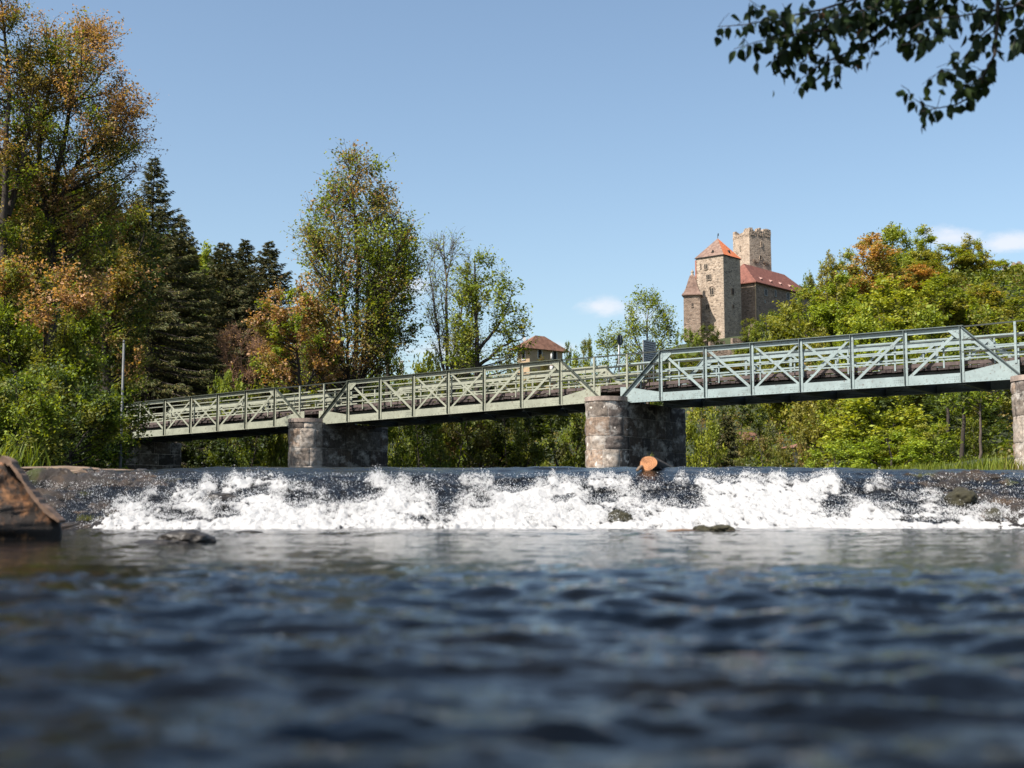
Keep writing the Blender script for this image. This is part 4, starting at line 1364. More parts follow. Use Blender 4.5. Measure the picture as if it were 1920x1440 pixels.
def plant(kind, v, name, label, cat, px, py_top, Y, w_px, tint=1.0, group=None, sink=.1):
    """a copy standing on the ground at (px, Y), its top at row py_top, w_px wide"""
    tk, cr, h = PR[kind][v % len(PR[kind])]
    g = U(px, 900, Y); x = g[0]; z = gz(x, Y) - sink
    top = U(px, py_top, Y)[2]
    H = max(1.5, top - z)
    wref = {'bush': 1.04, 'tree': .80}[kind.split('_')[0]] * h
    sx = 1.3 * (w_px * Y / F) / wref
    rgx = random.Random(int(px * 7 + Y * 13 + v))
    th = thing(name, label, cat, (x, Y, z), group, rgx.uniform(0, 6.28))
    th.scale = (sx, sx, H / h)
    for nm, me, mt in (('trunk', tk, 'bark'), ('crown', cr, 'leaf')):
        o = bpy.data.objects.new(nm, me); col.objects.link(o); o.parent = th
        if not me.materials: me.materials.append(M[mt])
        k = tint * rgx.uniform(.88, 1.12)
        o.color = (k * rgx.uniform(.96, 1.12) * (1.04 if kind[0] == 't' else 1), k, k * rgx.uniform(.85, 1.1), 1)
    return th


# bushes and trees behind the bridge, left to right
PL = [
 # kind, variant, name, label, cat, px, py_top, Y, w_px, tint
 ('bush_lime', 0, 'bush', 'bright lime bush behind the right end of the left span below the bare brown shrub', 'bush', 425, 690, 72, 80, 1.0),
 ('bush_green', 0, 'bush', 'green bush behind the raking end of the left span', 'bush', 520, 690, 76, 120, .9),
 ('bush_lime', 1, 'bush', 'leafy green bush under the big centre alder at the left shoulder of the middle span', 'bush', 640, 650, 78, 130, .9),
 ('bush_green', 1, 'bush', 'round green bush right of the centre alder stems', 'bush', 715, 640, 80, 110, 1.0),
 ('bush_lime', 0, 'bush', 'fresh green bush below the nearly leafless tree', 'bush', 790, 655, 84, 120, .9),
 ('bush_green', 0, 'bush', 'dull green bush under the half leafed tree', 'bush', 880, 660, 88, 130, .8),
 ('bush_olive', 0, 'bush', 'olive bush in front of the left wall of the brown roofed house', 'bush', 955, 655, 96, 70, .8),
 ('bush_olive', 0, 'bush', 'dark ivy like shrub covering the right wall of the brown roofed house', 'bush', 1018, 663, 150, 44, .7),
 ('bush_green', 1, 'bush', 'small round green tree just right of the brown roofed house', 'tree', 1065, 643, 156, 24, .9),
 ('bush_green', 0, 'bush', 'round topped green tree standing alone between the house and the traffic sign', 'tree', 1104, 632, 140, 42, 1.0),
 ('bush_lime', 1, 'bush', 'yellow green shrub behind the gap railing over the midstream pier', 'bush', 1085, 672, 100, 90, 1.0),
 ('bush_lime', 0, 'bush', 'bright yellow green shrub between the traffic sign and the notice board', 'bush', 1188, 668, 98, 90, 1.05),
 ('bush_green', 1, 'bush', 'green shrub behind the notice board', 'bush', 1240, 655, 104, 80, .85),
 ('bush_lime', 0, 'bush', 'lime bush growing against the castle turret foot', 'bush', 1293, 614, 234, 52, 1.0),
 ('bush_green', 1, 'bush', 'dark green bush on the rock before the main castle tower', 'bush', 1328, 612, 240, 56, .75),
 ('bush_green', 0, 'bush', 'green bush in the shaded corner between castle tower and hall', 'bush', 1412, 596, 249, 36, .8),
 ('bush_lime', 1, 'bush', 'pale green bush under the first hall window', 'bush', 1445, 588, 236, 66, .85),
 ('bush_green', 0, 'bush', 'soft green tree crown hiding the lower hall wall', 'bush', 1490, 570, 226, 80, .95),
 ('bush_olive', 0, 'bush', 'brownish low scrub below the castle retaining wall', 'bush', 1320, 668, 150, 130, .75),
 ('bush_lime', 0, 'bush', 'low lime scrub to the right of the castle retaining wall', 'bush', 1425, 648, 150, 110, .85),
 # right hillside: skyline row
 ('tree_green', 0, 'tree', 'small dark tree touching the right end of the red hall roof', 'tree', 1524, 522, 214, 44, 1.04),
 ('tree_olive', 1, 'tree', 'thin topped olive tree rising right of the hall roof', 'tree', 1562, 474, 150, 66, 1.23),
 ('tree_green', 1, 'tree', 'green tree between the thin topped tree and the rusty one', 'tree', 1600, 478, 160, 80, 1.23),
 ('tree_rust', 0, 'tree', 'rust orange tree high on the right hillside', 'tree', 1652, 446, 140, 110, 1.43),
 ('tree_green', 0, 'tree', 'tall green tree behind the rust orange tree reaching highest on the hill', 'tree', 1690, 428, 165, 90, 1.17),
 ('tree_green', 1, 'tree', 'airy green tree just right of the highest hillside tree', 'tree', 1745, 432, 155, 80, 1.23),
 ('tree_olive', 0, 'tree', 'broad olive tree in the dip of the hillside skyline', 'tree', 1795, 462, 150, 100, 1.17),
 ('tree_olive', 1, 'tree', 'slender pale tree standing before the small clouds at right', 'tree', 1838, 442, 150, 72, 1.37),
 ('tree_green', 0, 'tree', 'dense green tree right of the slender pale tree', 'tree', 1878, 490, 150, 90, 1.17),
 ('tree_olive', 0, 'tree', 'olive tree cut by the right edge above the bridge', 'tree', 1930, 500, 150, 90, 1.17),
 # right hillside: middle row
 ('tree_olive', 0, 'tree', 'olive green tree filling the slope below the hall end', 'tree', 1528, 545, 132, 130, 1.30),
 ('tree_green', 1, 'tree', 'mid green tree below the thin topped tree', 'tree', 1585, 520, 128, 110, 1.23),
 ('tree_lime', 0, 'tree', 'glowing yellow green tree in the middle of the right slope', 'tree', 1672, 528, 118, 140, 1.07),
 ('tree_rust', 0, 'tree', 'patch of browned foliage tree right of the yellow green tree', 'tree', 1735, 500, 134, 90, 0.98),
 ('tree_green', 0, 'tree', 'deep green tree on the slope above the turquoise span', 'tree', 1780, 520, 122, 130, 1.17),
 ('tree_olive', 1, 'tree', 'olive tree beside the bare cliff at right', 'tree', 1850, 530, 124, 120, 1.23),
 ('tree_green', 1, 'tree', 'green tree below the bare cliff at the right edge', 'tree', 1915, 565, 118, 120, 1.17),
 # right hillside: lower row just over the top chord
 ('tree_lime', 0, 'tree', 'pale green tree just over the left shoulder of the turquoise span', 'tree', 1475, 592, 110, 120, 0.86),
 ('tree_lime', 0, 'tree', 'bright lime tree low on the slope directly above the turquoise span', 'tree', 1625, 590, 102, 130, 1.12),
 ('tree_green', 0, 'tree', 'dark leaved tree above the right shoulder of the turquoise span', 'tree', 1745, 580, 104, 130, 1.04),
 ('tree_olive', 0, 'tree', 'soft olive tree above the far right railing', 'tree', 1860, 585, 100, 140, 1.17),
 ('tree_olive', 1, 'tree', 'olive tree behind the middle panels of the turquoise span', 'tree', 1545, 625, 98, 120, 1.17),
 # under the bridge; tints under the left span carry its shade
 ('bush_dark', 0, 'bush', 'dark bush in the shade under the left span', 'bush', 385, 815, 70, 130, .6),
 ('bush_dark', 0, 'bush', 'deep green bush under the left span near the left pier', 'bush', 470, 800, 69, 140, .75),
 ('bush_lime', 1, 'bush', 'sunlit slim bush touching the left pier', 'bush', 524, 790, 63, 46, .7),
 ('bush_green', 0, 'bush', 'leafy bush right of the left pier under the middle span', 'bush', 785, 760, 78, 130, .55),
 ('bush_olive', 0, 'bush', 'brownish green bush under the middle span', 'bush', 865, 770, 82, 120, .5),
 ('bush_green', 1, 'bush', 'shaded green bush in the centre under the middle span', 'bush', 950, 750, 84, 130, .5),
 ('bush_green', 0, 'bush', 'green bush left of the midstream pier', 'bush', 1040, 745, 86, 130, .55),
 ('bush_lime', 0, 'bush', 'tiny bright sprig bush at the crest left of the midstream pier', 'bush', 1020, 862, 60, 40, .9),
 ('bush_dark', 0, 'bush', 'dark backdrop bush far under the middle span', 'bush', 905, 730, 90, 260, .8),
 ('bush_lime', 1, 'bush', 'bright green bush right of the midstream pier', 'bush', 1318, 755, 74, 84, 1.0),
 ('bush_green', 1, 'bush', 'dull bush behind the small dark conifer', 'bush', 1390, 745, 96, 110, .8),
 ('bush_olive', 0, 'bush', 'olive twiggy bush left of the yellow house', 'bush', 1428, 790, 78, 90, 1.0),
 ('bush_olive', 0, 'bush', 'greyish bush of thin stems in front of the white shed', 'bush', 1490, 800, 80, 70, .9),
 ('tree_olive', 0, 'tree', 'light olive tree right of the yellow house under the turquoise span', 'tree', 1548, 725, 86, 110, 1.0),
 ('tree_lime', 0, 'tree', 'large bright green riverside tree under the right part of the turquoise span', 'tree', 1648, 735, 74, 185, 1.20),
 ('bush_lime', 0, 'bush', 'bright bush low by the water left of the large riverside tree', 'bush', 1568, 822, 72, 130, 1.2),
 ('bush_lime', 1, 'bush', 'bright bush low by the water under the large riverside tree', 'bush', 1672, 815, 68, 140, 1.25),
 ('bush_green', 0, 'bush', 'green bush between large riverside tree and dark trunks', 'bush', 1752, 790, 69, 120, 1.1),
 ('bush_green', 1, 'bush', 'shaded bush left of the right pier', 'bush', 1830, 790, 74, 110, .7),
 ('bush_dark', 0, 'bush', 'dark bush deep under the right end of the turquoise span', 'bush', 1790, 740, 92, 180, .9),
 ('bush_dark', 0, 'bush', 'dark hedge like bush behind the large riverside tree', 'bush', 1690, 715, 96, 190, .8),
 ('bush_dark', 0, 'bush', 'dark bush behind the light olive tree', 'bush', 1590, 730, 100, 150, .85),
]
for row in PL:
    kind, v, name, label, cat, px, pt, Y, w, tint = row
    nm = {'bush': 'bush', 'tree': 'broadleaf_tree'}[kind.split('_')[0]]
    plant(kind, v, nm, label, cat, px, pt, Y, w, tint)

grow('sapling_tree', 'sparse light green tree left of the castle turret', 'tree',
     [(550, 1195, 1240), (575, 1172, 1258), (610, 1155, 1275), (650, 1158, 1275), (690, 1170, 1270)], 96,
     [[(1214, 780), (1216, 690), (1212, 620), (1220, 560)], [(1216, 690), (1190, 630), (1170, 590)], [(1216, 680), (1245, 630), (1260, 600)]],
     95, 9, 7, .15, [(4, LIME), (3, GREEN)], 51, trunk_r=.11, twig_len=1.3, lift=.8, wood='twig', clump=1.5, limb_r=.7)
grow('sapling_tree', 'thin sapling with few pale leaves left of the traffic sign', 'tree',
     [(606, 1128, 1142), (640, 1122, 1160), (680, 1115, 1175), (710, 1115, 1175)], 100,
     [[(1145, 790), (1143, 700), (1135, 615)], [(1144, 720), (1160, 670), (1165, 640)]], 34, 8, 7, .15, [(4, LIME), (2, GREEN)], 52, trunk_r=.07, twig_len=1.0, lift=.9, wood='twig', clump=1.4, limb_r=.7)
# bare dark trunks at the right under the turquoise span
for i, (pxa, Y, lab) in enumerate(((1800, 70, 'dark straight tree trunk standing left of the right pier under the turquoise span'), (1832, 66, 'slim pale barked trunk nearest the right pier'), (1770, 76, 'dark leaning trunk behind the large riverside tree'))):
    grow('slim_tree', lab, 'tree', [(640, pxa - 30, pxa + 30), (700, pxa - 40, pxa + 40), (760, pxa - 30, pxa + 30)], Y,
         [[(pxa, 905), (pxa + 6, 780), (pxa + 3, 640)]], 16, 8, 12, .17, [(3, GREEN), (2, DARKG)], 60 + i, trunk_r=.16 if i != 1 else .10, twig_len=1.2, wood='twig' if i == 1 else 'bark')

# far woods on the hills: one mass
def woodland(n, seed):
    rg = np.random.default_rng(seed)
    C = []; cols = []
    tries = 0
    while len(C) < n and tries < 60000:
        tries += 1
        u = rg.choice((-1, 1, 1)) * rg.uniform(.1, .5); y = rg.uniform(105, 520); x = u * y
        if -.22 < u < .115 and y < 420: continue
        if .05 < u < .25 and 200 < y < 300: continue
        if u >= .115 and y < 185: continue
        if u < -.22 and y < 100: continue
        C.append((x, y, gz(x, y)))
    for c in C:
        r = rg.uniform(2.4, 4.2); m = 90
        d = rg.normal(size=(m, 3)); d /= np.linalg.norm(d, axis=1, keepdims=True); d[:, 2] = np.abs(d[:, 2]) * 1.2
        p = np.array(c) + d * r * rg.uniform(.65, 1.05, (m, 1)) + np.array((0, 0, r * .9))
        pal = (GREEN, OLIVE, GREEN, DARKG)[rg.integers(4)]
        cc = np.array(pal)[rg.integers(0, len(pal), m)] * rg.uniform(.6, 1.0)
        cols.append((p, cc))
    P = np.concatenate([a for a, _ in cols]); Cc = np.concatenate([b_ for _, b_ in cols])
    V, Fq, C4 = leaf_faces(P, 1.15, rg, Cc, .8, .5)
    tag(link('woodland', mesh_np('woodland', V, Fq, C4), M['leaf']), 'far green woods covering the hills behind the castle and the left bank', 'woods', kind='stuff')
woodland(1900, 7)


def undergrowth(n, seed):
    rg = np.random.default_rng(seed)
    P = []; Cc = []
    while len(P) < n:
        y = 76 + 130 * rg.random() ** 1.6; u = rg.uniform(-.42, .46)
        if rg.random() < .22: y = rg.uniform(125, 215); u = rg.uniform(.26, .48)
        x = u * y
        z = gz(x, y)
        if z < .9: continue
        r = rg.uniform(.7, 1.5); m = 70
        d = rg.normal(size=(m, 3)); d /= np.linalg.norm(d, axis=1, keepdims=True); d[:, 2] = np.abs(d[:, 2]) * 1.3
        P.append(np.array((x, y, z)) + d * r * rg.uniform(.5, 1.05, (m, 1)) + np.array((0, 0, r * .35)))
        pal = np.array((GREEN, OLIVE, LIME, DARKG, BROWN)[rg.integers(5)]); Cc.append(pal[rg.integers(0, len(pal), m)] * rg.uniform(.8, 1.2))
    V, Fq, C4 = leaf_faces(np.concatenate(P), .30, rg, np.concatenate(Cc), .7, .4)
    tag(link('undergrowth', mesh_np('undergrowth', V, Fq, C4), M['leaf']), 'low scrub and undergrowth covering the far bank and lower slopes', 'undergrowth', kind='stuff')
undergrowth(1900, 8)
# ------------------------------------------------------------------ the castle
CY = 262.0
def rot2(th): return np.array((math.cos(th), math.sin(th)))


def block(mb, c0, ex, ey, lx, ly, z0, z1, mi=0, batter=0.0):
    """box from corner c0 along unit vectors ex, ey"""
    c0 = np.array(c0[:2]); pts = [c0, c0 + ex * lx, c0 + ex * lx + ey * ly, c0 + ey * ly]
    ctr = sum(pts) / 4
    lo = [tuple(ctr + (p - ctr) * (1 + batter)) + (z0,) for p in pts]; hi = [tuple(p) + (z1,) for p in pts]
    mb.add(lo + hi, [(3, 2, 1, 0), (4, 5, 6, 7)] + [(i, (i + 1) % 4, (i + 1) % 4 + 4, i + 4) for i in range(4)], mi)
    return pts


castle = thing('castle', 'stone castle on the wooded hill with orange roofed tower and square ruined keep', 'castle', U(1358, 640, CY))
corg = np.array(castle.location)


def cpart(mb, name, mat, parent=None, sm=False):
    return mb.build(name, mat, parent or castle, corg, sm)


def window(parent, face_o, along, nrm, x, z, w, h, n=2, arch=True, frame=None, gap=.14):
    """a group of n narrow lights with pale surround, on a wall plane"""
    fr = MB(); op = MB()
    tot = n * w + (n - 1) * gap
    base = face_o + along * x
    for k in range(n):
        xc = -tot / 2 + w / 2 + k * (w + gap)
        c = base + along * xc + E_Z * z
        prof = [(-w / 2, -h / 2), (w / 2, -h / 2), (w / 2, h / 2 - (w / 2 if arch else 0))]
        if arch: prof += [(w / 2 * math.cos(a), h / 2 - w / 2 + w / 2 * math.sin(a)) for a in (.6, 1.2, math.pi / 2, 1.94, 2.54)]
        prof += [(-w / 2, h / 2 - (w / 2 if arch else 0))]
        f = [c + along * a + E_Z * b_ + nrm * .035 for a, b_ in prof]; g = [p - nrm * .25 for p in f]
        nn = len(f)
        op.add(f + g, [tuple(range(nn)), tuple(range(nn, 2 * nn))[::-1]] + [(i, (i + 1) % nn, (i + 1) % nn + nn, i + nn) for i in range(nn)])
        for sx in (-1, 1):
            fr.box(c + along * sx * (w / 2 + .06) + nrm * .03, along * .055, nrm * .06, E_Z * h / 2)
        fr.box(c - E_Z * (h / 2 + .07) + nrm * .04, along * (w / 2 + .12), nrm * .09, E_Z * .06)
        if arch:
            arc = [c + along * ((w / 2 + .07) * math.cos(a)) + E_Z * (h / 2 - w / 2 + (w / 2 + .07) * math.sin(a)) + nrm * .03 for a in np.linspace(0, math.pi, 9)]
            fr.tube(arc, .065, 5)
        else:
            fr.box(c + E_Z * (h / 2 + .06) + nrm * .03, along * (w / 2 + .1), nrm * .06, E_Z * .055)
    f_ob = cpart(fr, 'window', frame or M['quoin'], parent)
    return f_ob, op


def put_window(parent, *a, **k):
    f_ob, op = window(parent, *a, **k)
    m = op.build('opening', M['dark_open'], None, corg)
    # thing > part > sub-part only: the dark lights join the frame's mesh as a second material
    me = f_ob.data; bm = bmesh.new(); bm.from_mesh(me)
    nf = len(bm.faces); bm.from_mesh(m.data); bm.faces.ensure_lookup_table()
    for f in list(bm.faces)[nf:]: f.material_index = 1
    me.materials.append(M['dark_open']); bm.to_mesh(me); bm.free()
    bpy.data.objects.remove(m)


S_ = CY / F
# --- main tower
TH = R(41)
cor = U(1358, 600, CY)
wT = 61 * S_
exL = np.array((-math.cos(TH), math.sin(TH))); exR = np.array((math.sin(TH), math.cos(TH)))
zE = U(1358, 478, CY)[2]; zB = U(1358, 640, CY)[2] - 3
mb = MB(); pts = block(mb, cor, exR, exL, wT, wT, zB, zE, 0, .05)
tower = cpart(mb, 'tower', M['castle'])
nL = np.array((-math.sin(TH), -math.cos(TH), 0)); nR = np.array((math.cos(TH), -math.sin(TH), 0))
eL3 = np.append(exL, 0); eR3 = np.append(exR, 0)
c3 = np.array((cor[0], cor[1], 0))
ctr = np.array(pts).mean(0)
zA = U(1354, 438, CY)[2]
def pyramid(mb, pts, ctr, z, za, over, mis=(0, 0, 0, 0), thick=.15):
    c = [tuple(ctr + (np.array(p) - ctr) * (1 + over)) for p in pts]
    vs = [(*p, z) for p in c] + [(*ctr, za)] + [(*p, z - thick) for p in c]
    for i in range(4): mb.add([vs[i], vs[(i + 1) % 4], vs[4]], [(0, 1, 2)], mis[i])
    mb.add(vs[:4] + vs[5:], [(4, 5, 6, 7)] + [(i, (i + 1) % 4, (i + 1) % 4 + 4, i + 4) for i in range(4)], 2)
mb = MB(); pyramid(mb, pts, ctr, zE + .12, zA, .07, (1, 0, 0, 0))
# small roof dormers
for (fo, al, nn, xx, zz) in ((c3, eR3, nR, .48, .22), (c3, eL3, nL, .42, .20)):
    sl_in = -nn * (zz * wT / 2)
    p = fo + al * wT * xx + sl_in + E_Z * (zE + .3 + zz * (zA - zE))
    mb.add([p - al * .35 + nn * .35 - E_Z * .3, p + al * .35 + nn * .35 - E_Z * .3, p + nn * .35 + E_Z * .28, p - nn * .5 + E_Z * .28], [(0, 1, 2), (0, 2, 3), (1, 3, 2)], 2)
roof = cpart(mb, 'roof', [M['roof_old'], M['roof_new'], M['dark_open']], tower)
mb = MB(); mb.tube([(*ctr, zA - .1), (*ctr, zA + .55)], .06, 6)
mb.box((ctr[0] + .1, ctr[1], zA + .75), (.12, .02, 0), (0, .03, 0), (.03, 0, .28)); cpart(mb, 'weather_vane', M['iron'], tower)
# quoins along the near corner and the repaired red edge
mb = MB()
for i in range(34):
    z = zB + 3 + i * (zE - zB - 3.2) / 34
    L = .55 if i % 2 else .3
    bt = .05 * wT * .7 * (1 - (z - zB) / (zE - zB))
    base = c3 + (nL + nR) * bt * .75 + E_Z * (z + .2)
    mb.box(base + eL3 * L / 2, eL3 * L / 2, nL * .04, E_Z * .19); 
cpart(mb, 'corner_stones', M['quoin'], tower)
far = c3 + eL3 * wT
mb = MB(); mb.box(far + E_Z * (zE - 2.6) + nL * .02 + eL3 * .05, eL3 * .14, nL * .08, E_Z * 2.3); cpart(mb, 'brick_edge', M['brick_red'], tower)
def ZY(py): return U(1340, py, CY)[2]
bl = .09
for (x, py, w, h, n) in ((.63, 495.5, .26, 1.0, 2), (.53, 516, .26, 1.0, 3), (.42, 544, .34, 1.35, 2), (.58, 572, .26, .95, 2)):
    put_window(tower, c3 + nL * .10, eL3, nL, x * wT, ZY(py), w, h, n, True)
put_window(tower, c3 + nL * .06, eL3, nL, .83 * wT, ZY(493), .16, .9, 1, False, M['castle'])
for (x, py, w, h, n) in ((.5, 543, .3, 1.2, 2), (.52, 571, .3, .6, 1)):
    put_window(tower, c3 + nR * .12, eR3, nR, x * wT, ZY(py), w, h, n, False, M['castle_dark'])
# relieving arch over the third window
mb = MB()
cA = c3 + nL * .12 + eL3 * .42 * wT + E_Z * (ZY(544) + .35)
mb.tube([cA + eL3 * .75 * math.cos(a) + E_Z * .75 * math.sin(a) for a in np.linspace(.1, math.pi - .1, 12)], .09, 6); cpart(mb, 'relieving_arch', M['castle_dark'], tower)

# --- keep
KY = 284.0
TK = R(63); SK = KY / F
kc = U(1406, 500, KY)
wK = 51 * SK
kL = np.array((-math.cos(TK), math.sin(TK))); kR = np.array((math.sin(TK), math.cos(TK)))
zk0 = U(1406, 560, KY)[2]; zk1 = U(1406, 440, KY)[2]
mb = MB(); kp = block(mb, kc, kR, kL, wK, wK, zk0, zk1, 0, .02)
keep = cpart(mb, 'keep', M['keep'])
nKL = np.array((-math.sin(TK), -math.cos(TK), 0)); nKR = np.array((math.cos(TK), -math.sin(TK), 0))
k3 = np.array((kc[0], kc[1], 0)); kL3 = np.append(kL, 0); kR3 = np.append(kR, 0)
# ragged ruined parapet: small stones piled along the four walls
mb = MB(); rk = random.Random(12)
ZK = lambda py: U(1420, py, KY)[2]
def rag(wall, f):
    if wall == 'R': tab = [(0, 428.5), (.12, 427), (.20, 432.5), (.35, 434), (.36, 428), (.52, 427), (.56, 433.5), (.66, 431), (.68, 427), (.85, 427.5), (1, 427)]
    else: tab = [(0, 428), (.25, 429), (.4, 434), (.7, 435), (1, 436)]
    return ZK(np.interp(f, *zip(*tab)))
for wall, o3, d3, n3 in (('R', k3, kR3, nKR), ('L', k3, kL3, nKL), ('R', k3 + kL3 * wK, kR3, -nKR * -1), ('L', k3 + kR3 * wK, kL3, nKL)):
    N = 26
    for i in range(N):
        f = (i + .5) / N
        zt = rag(wall, f) + rk.uniform(-.12, .12)
        z = zk1 - .05
        while z < zt:
            h = rk.uniform(.18, .32)
            inw = (-n3 if (o3 is k3) else n3) * rk.uniform(.3, .42)
            mb.box(o3 + d3 * wK * f + inw + E_Z * (z + h / 2), d3 * wK / N * rk.uniform(.42, .56), n3 * rk.uniform(.36, .46), E_Z * h * .55); z += h
par = cpart(mb, 'parapet', M['keep'], keep)
put_window(keep, k3 + nKR * .05, kR3, nKR, .55 * wK, ZK(455), .22, 1.0, 1, False, M['keep'])
put_window(keep, k3 + nKR * .06, kR3, nKR, .50 * wK, ZK(481), .5, .8, 1, False, M['keep'])
put_window(keep, k3 + nKL * .05, kL3, nKL, .55 * wK, ZK(461), .2, .9, 1, False, M['keep'])
for (x, py) in ((.3, 490), (.72, 491)):
    mb = MB()
    for q in range(14):
        mb.box(k3 + kR3 * (x * wK + rk.uniform(-.7, .7)) + nKR * rk.uniform(.02, .16) + E_Z * (ZK(py) + rk.uniform(-.35, .35)), kR3 * rk.uniform(.1, .25), nKR * .12, E_Z * rk.uniform(.08, .18))
    cpart(mb, 'broken_corbel', M['castle_dark'], keep)

# --- hall with red hipped roof
hc = U(1416, 560, CY + 8)
hR = exR; hL = exL
LH, WH = 24.5, 8.0
ze = U(1416, 529, CY + 8)[2]; zr = U(1414, 492, CY + 11)[2]; zb0 = U(1416, 625, CY)[2] - 5
mb = MB(); hp = block(mb, hc, hR, hL, LH, WH, zb0, ze)
hall = cpart(mb, 'hall', M['castle_dark'])
ov = .55
q = [np.array(hc[:2]) - hR * ov - hL * ov, np.array(hc[:2]) + hR * (LH + ov) - hL * ov, np.array(hc[:2]) + hR * (LH + ov) + hL * (WH + ov), np.array(hc[:2]) - hR * ov + hL * (WH + ov)]
r0 = np.array(hc[:2]) + hL * WH / 2 + hR * 2.2; r1 = np.array(hc[:2]) + hL * WH / 2 + hR * (LH - 4.5)
mb = MB()
lo = [(*p, ze - .12) for p in q]; 
vs = [(*p, ze + .05) for p in q] + [(*r0, zr), (*r1, zr)]
mb.add(vs, [(0, 1, 5, 4), (1, 2, 5), (2, 3, 4, 5), (3, 0, 4)])
mb.add(vs[:4] + lo, [(i, (i + 1) % 4, (i + 1) % 4 + 4, i + 4) for i in range(4)] + [(4, 5, 6, 7)], 0)
slope = np.append(hL * (WH / 2 + ov), zr - ze); slope /= np.linalg.norm(slope)
snr = np.cross(np.append(hR, 0), slope); snr *= np.sign(snr[2])
for i in range(4):
    base = np.append(np.array(hc[:2]) + hR * (3.5 + 4.2 * i) - hL * ov, ze + .05) + slope * (1.4 - .0 * i)
    mb.add([base - np.append(hR, 0) * .45, base + np.append(hR, 0) * .45, base + snr * .42, base + slope * .9], [(0, 1, 2), (0, 2, 3), (1, 3, 2)], 1)
cpart(mb, 'roof', [M['roof_red'], M['plaster_pink']], hall)
h3 = np.array((hc[0], hc[1], 0)); hR3 = np.append(hR, 0); nH = np.append(-hL, 0)
for (px, py, n, w, h) in ((1435.5, 548, 2, .42, 1.3), (1454, 550, 1, .45, 1.3), (1477, 555, 2, .42, 1.3), (1492, 557, 1, .45, 1.2), (1434, 565, 1, .25, .4)):
    r = ray(px, py); t = np.dot(h3 - np.array((0, 0, CAMZ)), nH) / np.dot(r, nH); p = np.array((0, 0, CAMZ)) + r * t
    put_window(hall, h3 + nH * .02, hR3, nH, float(np.dot(p - h3, hR3)), p[2], w, h, n, True, M['board'])
mb = MB(); mb.tube([h3 + nH * .1 + E_Z * ze, h3 + nH * .1 + E_Z * (zb0 + 6)], .13, 8); cpart(mb, 'corner_pipe', M['plaster_pale'], hall)
# --- small corner turret with flared roof
tc_ = U(1299, 580, CY + 1)
def ringp(r, z, n=20): return [(tc_[0] + r * math.cos(2 * math.pi * k / n), tc_[1] + r * math.sin(2 * math.pi * k / n), z) for k in range(n)]
def lathe(mb, prof, n=20, mi=0):
    vs = [p for r, z in prof for p in ringp(r, z, n)]
    mb.add(vs, [(i * n + k, i * n + (k + 1) % n, (i + 1) * n + (k + 1) % n, (i + 1) * n + k) for i in range(len(prof) - 1) for k in range(n)], mi)
ZT = lambda py: U(1299, py, CY + 1)[2]
def square(mb, prof, rot=-14):
    vs = [(tc_[0] + r * 1.41 * math.cos(R(rot + 45 + 90 * k)), tc_[1] + r * 1.41 * math.sin(R(rot + 45 + 90 * k)), z) for r, z in prof for k in range(4)]
    mb.add(vs, [(i * 4 + k, i * 4 + (k + 1) % 4, (i + 1) * 4 + (k + 1) % 4, (i + 1) * 4 + k) for i in range(len(prof) - 1) for k in range(4)])
mb = MB(); square(mb, [(1.78, ZT(640)), (1.72, ZT(600)), (1.70, ZT(555))]); tur = cpart(mb, 'turret', M['castle_dark'])
mb = MB(); square(mb, [(1.66, ZT(556.5)), (2.08, ZT(556)), (2.04, ZT(554.5)), (1.62, ZT(549)), (1.30, ZT(542)), (1.04, ZT(534)), (.80, ZT(526)), (.48, ZT(517)), (.2, ZT(516))]); cpart(mb, 'roof', M['roof_old'], tur)
mb = MB(); lathe(mb, [(.30, ZT(517)), (.34, ZT(514)), (.18, ZT(513)), (.36, ZT(511)), (.34, ZT(509)), (.08, ZT(507)), (.05, ZT(504))], 12); cpart(mb, 'finial', M['quoin'], tur, True)
nT = np.array((-.25, -.97, 0)); aT = np.array((.97, -.25, 0)); o_ = np.array((tc_[0], tc_[1], 0)) + nT * 1.73
put_window(tur, o_, aT, nT, .1, ZT(574), .22, .7, 1, False, M['castle_dark'])
mb = MB(); block(mb, np.array((tc_[0] + .8, tc_[1] - .2)), exR, exL, 3, 3, ZT(640), ZT(600)); cpart(mb, 'buttress', M['castle'])

# --- outworks below the castle
def ruin(px0, px1, py0, py1, Y, seed, label):
    a = U(px0, py1, Y); c = U(px1, py1, Y + 1.5); zt = U((px0 + px1) / 2, py0, Y)[2]
    d = c - a; d[2] = 0; L = np.linalg.norm(d); d /= L; nn = np.array((d[1], -d[0], 0))
    o = np.array((a[0], a[1], gz(a[0], a[1]) - 1))
    r_ = random.Random(seed); mb = MB(); x = 0
    while x < L:
        w = r_.uniform(.7, 1.2); top = zt + r_.uniform(-.5, .25)
        mb.box(np.array((a[0], a[1], 0)) + d * (x + w / 2) + E_Z * (top + o[2]) / 2, d * w / 2, nn * r_.uniform(.33, .40), E_Z * (top - o[2]) / 2); x += w
    th = mb.build('ruined_wall', M['castle_dark'], None, o); th.location = tuple(o)
    tag(th, label, 'wall')
ruin(1330, 1363, 639, 652, 246, 1, 'low crumbling wall with stepped top below the main castle tower')
ruin(1372, 1400, 636, 650, 248, 2, 'reddish wall stub right of the castle tower foot')
ruin(1270, 1392, 654, 676, 236, 3, 'long brown retaining wall under the castle seen just above the turquoise span')


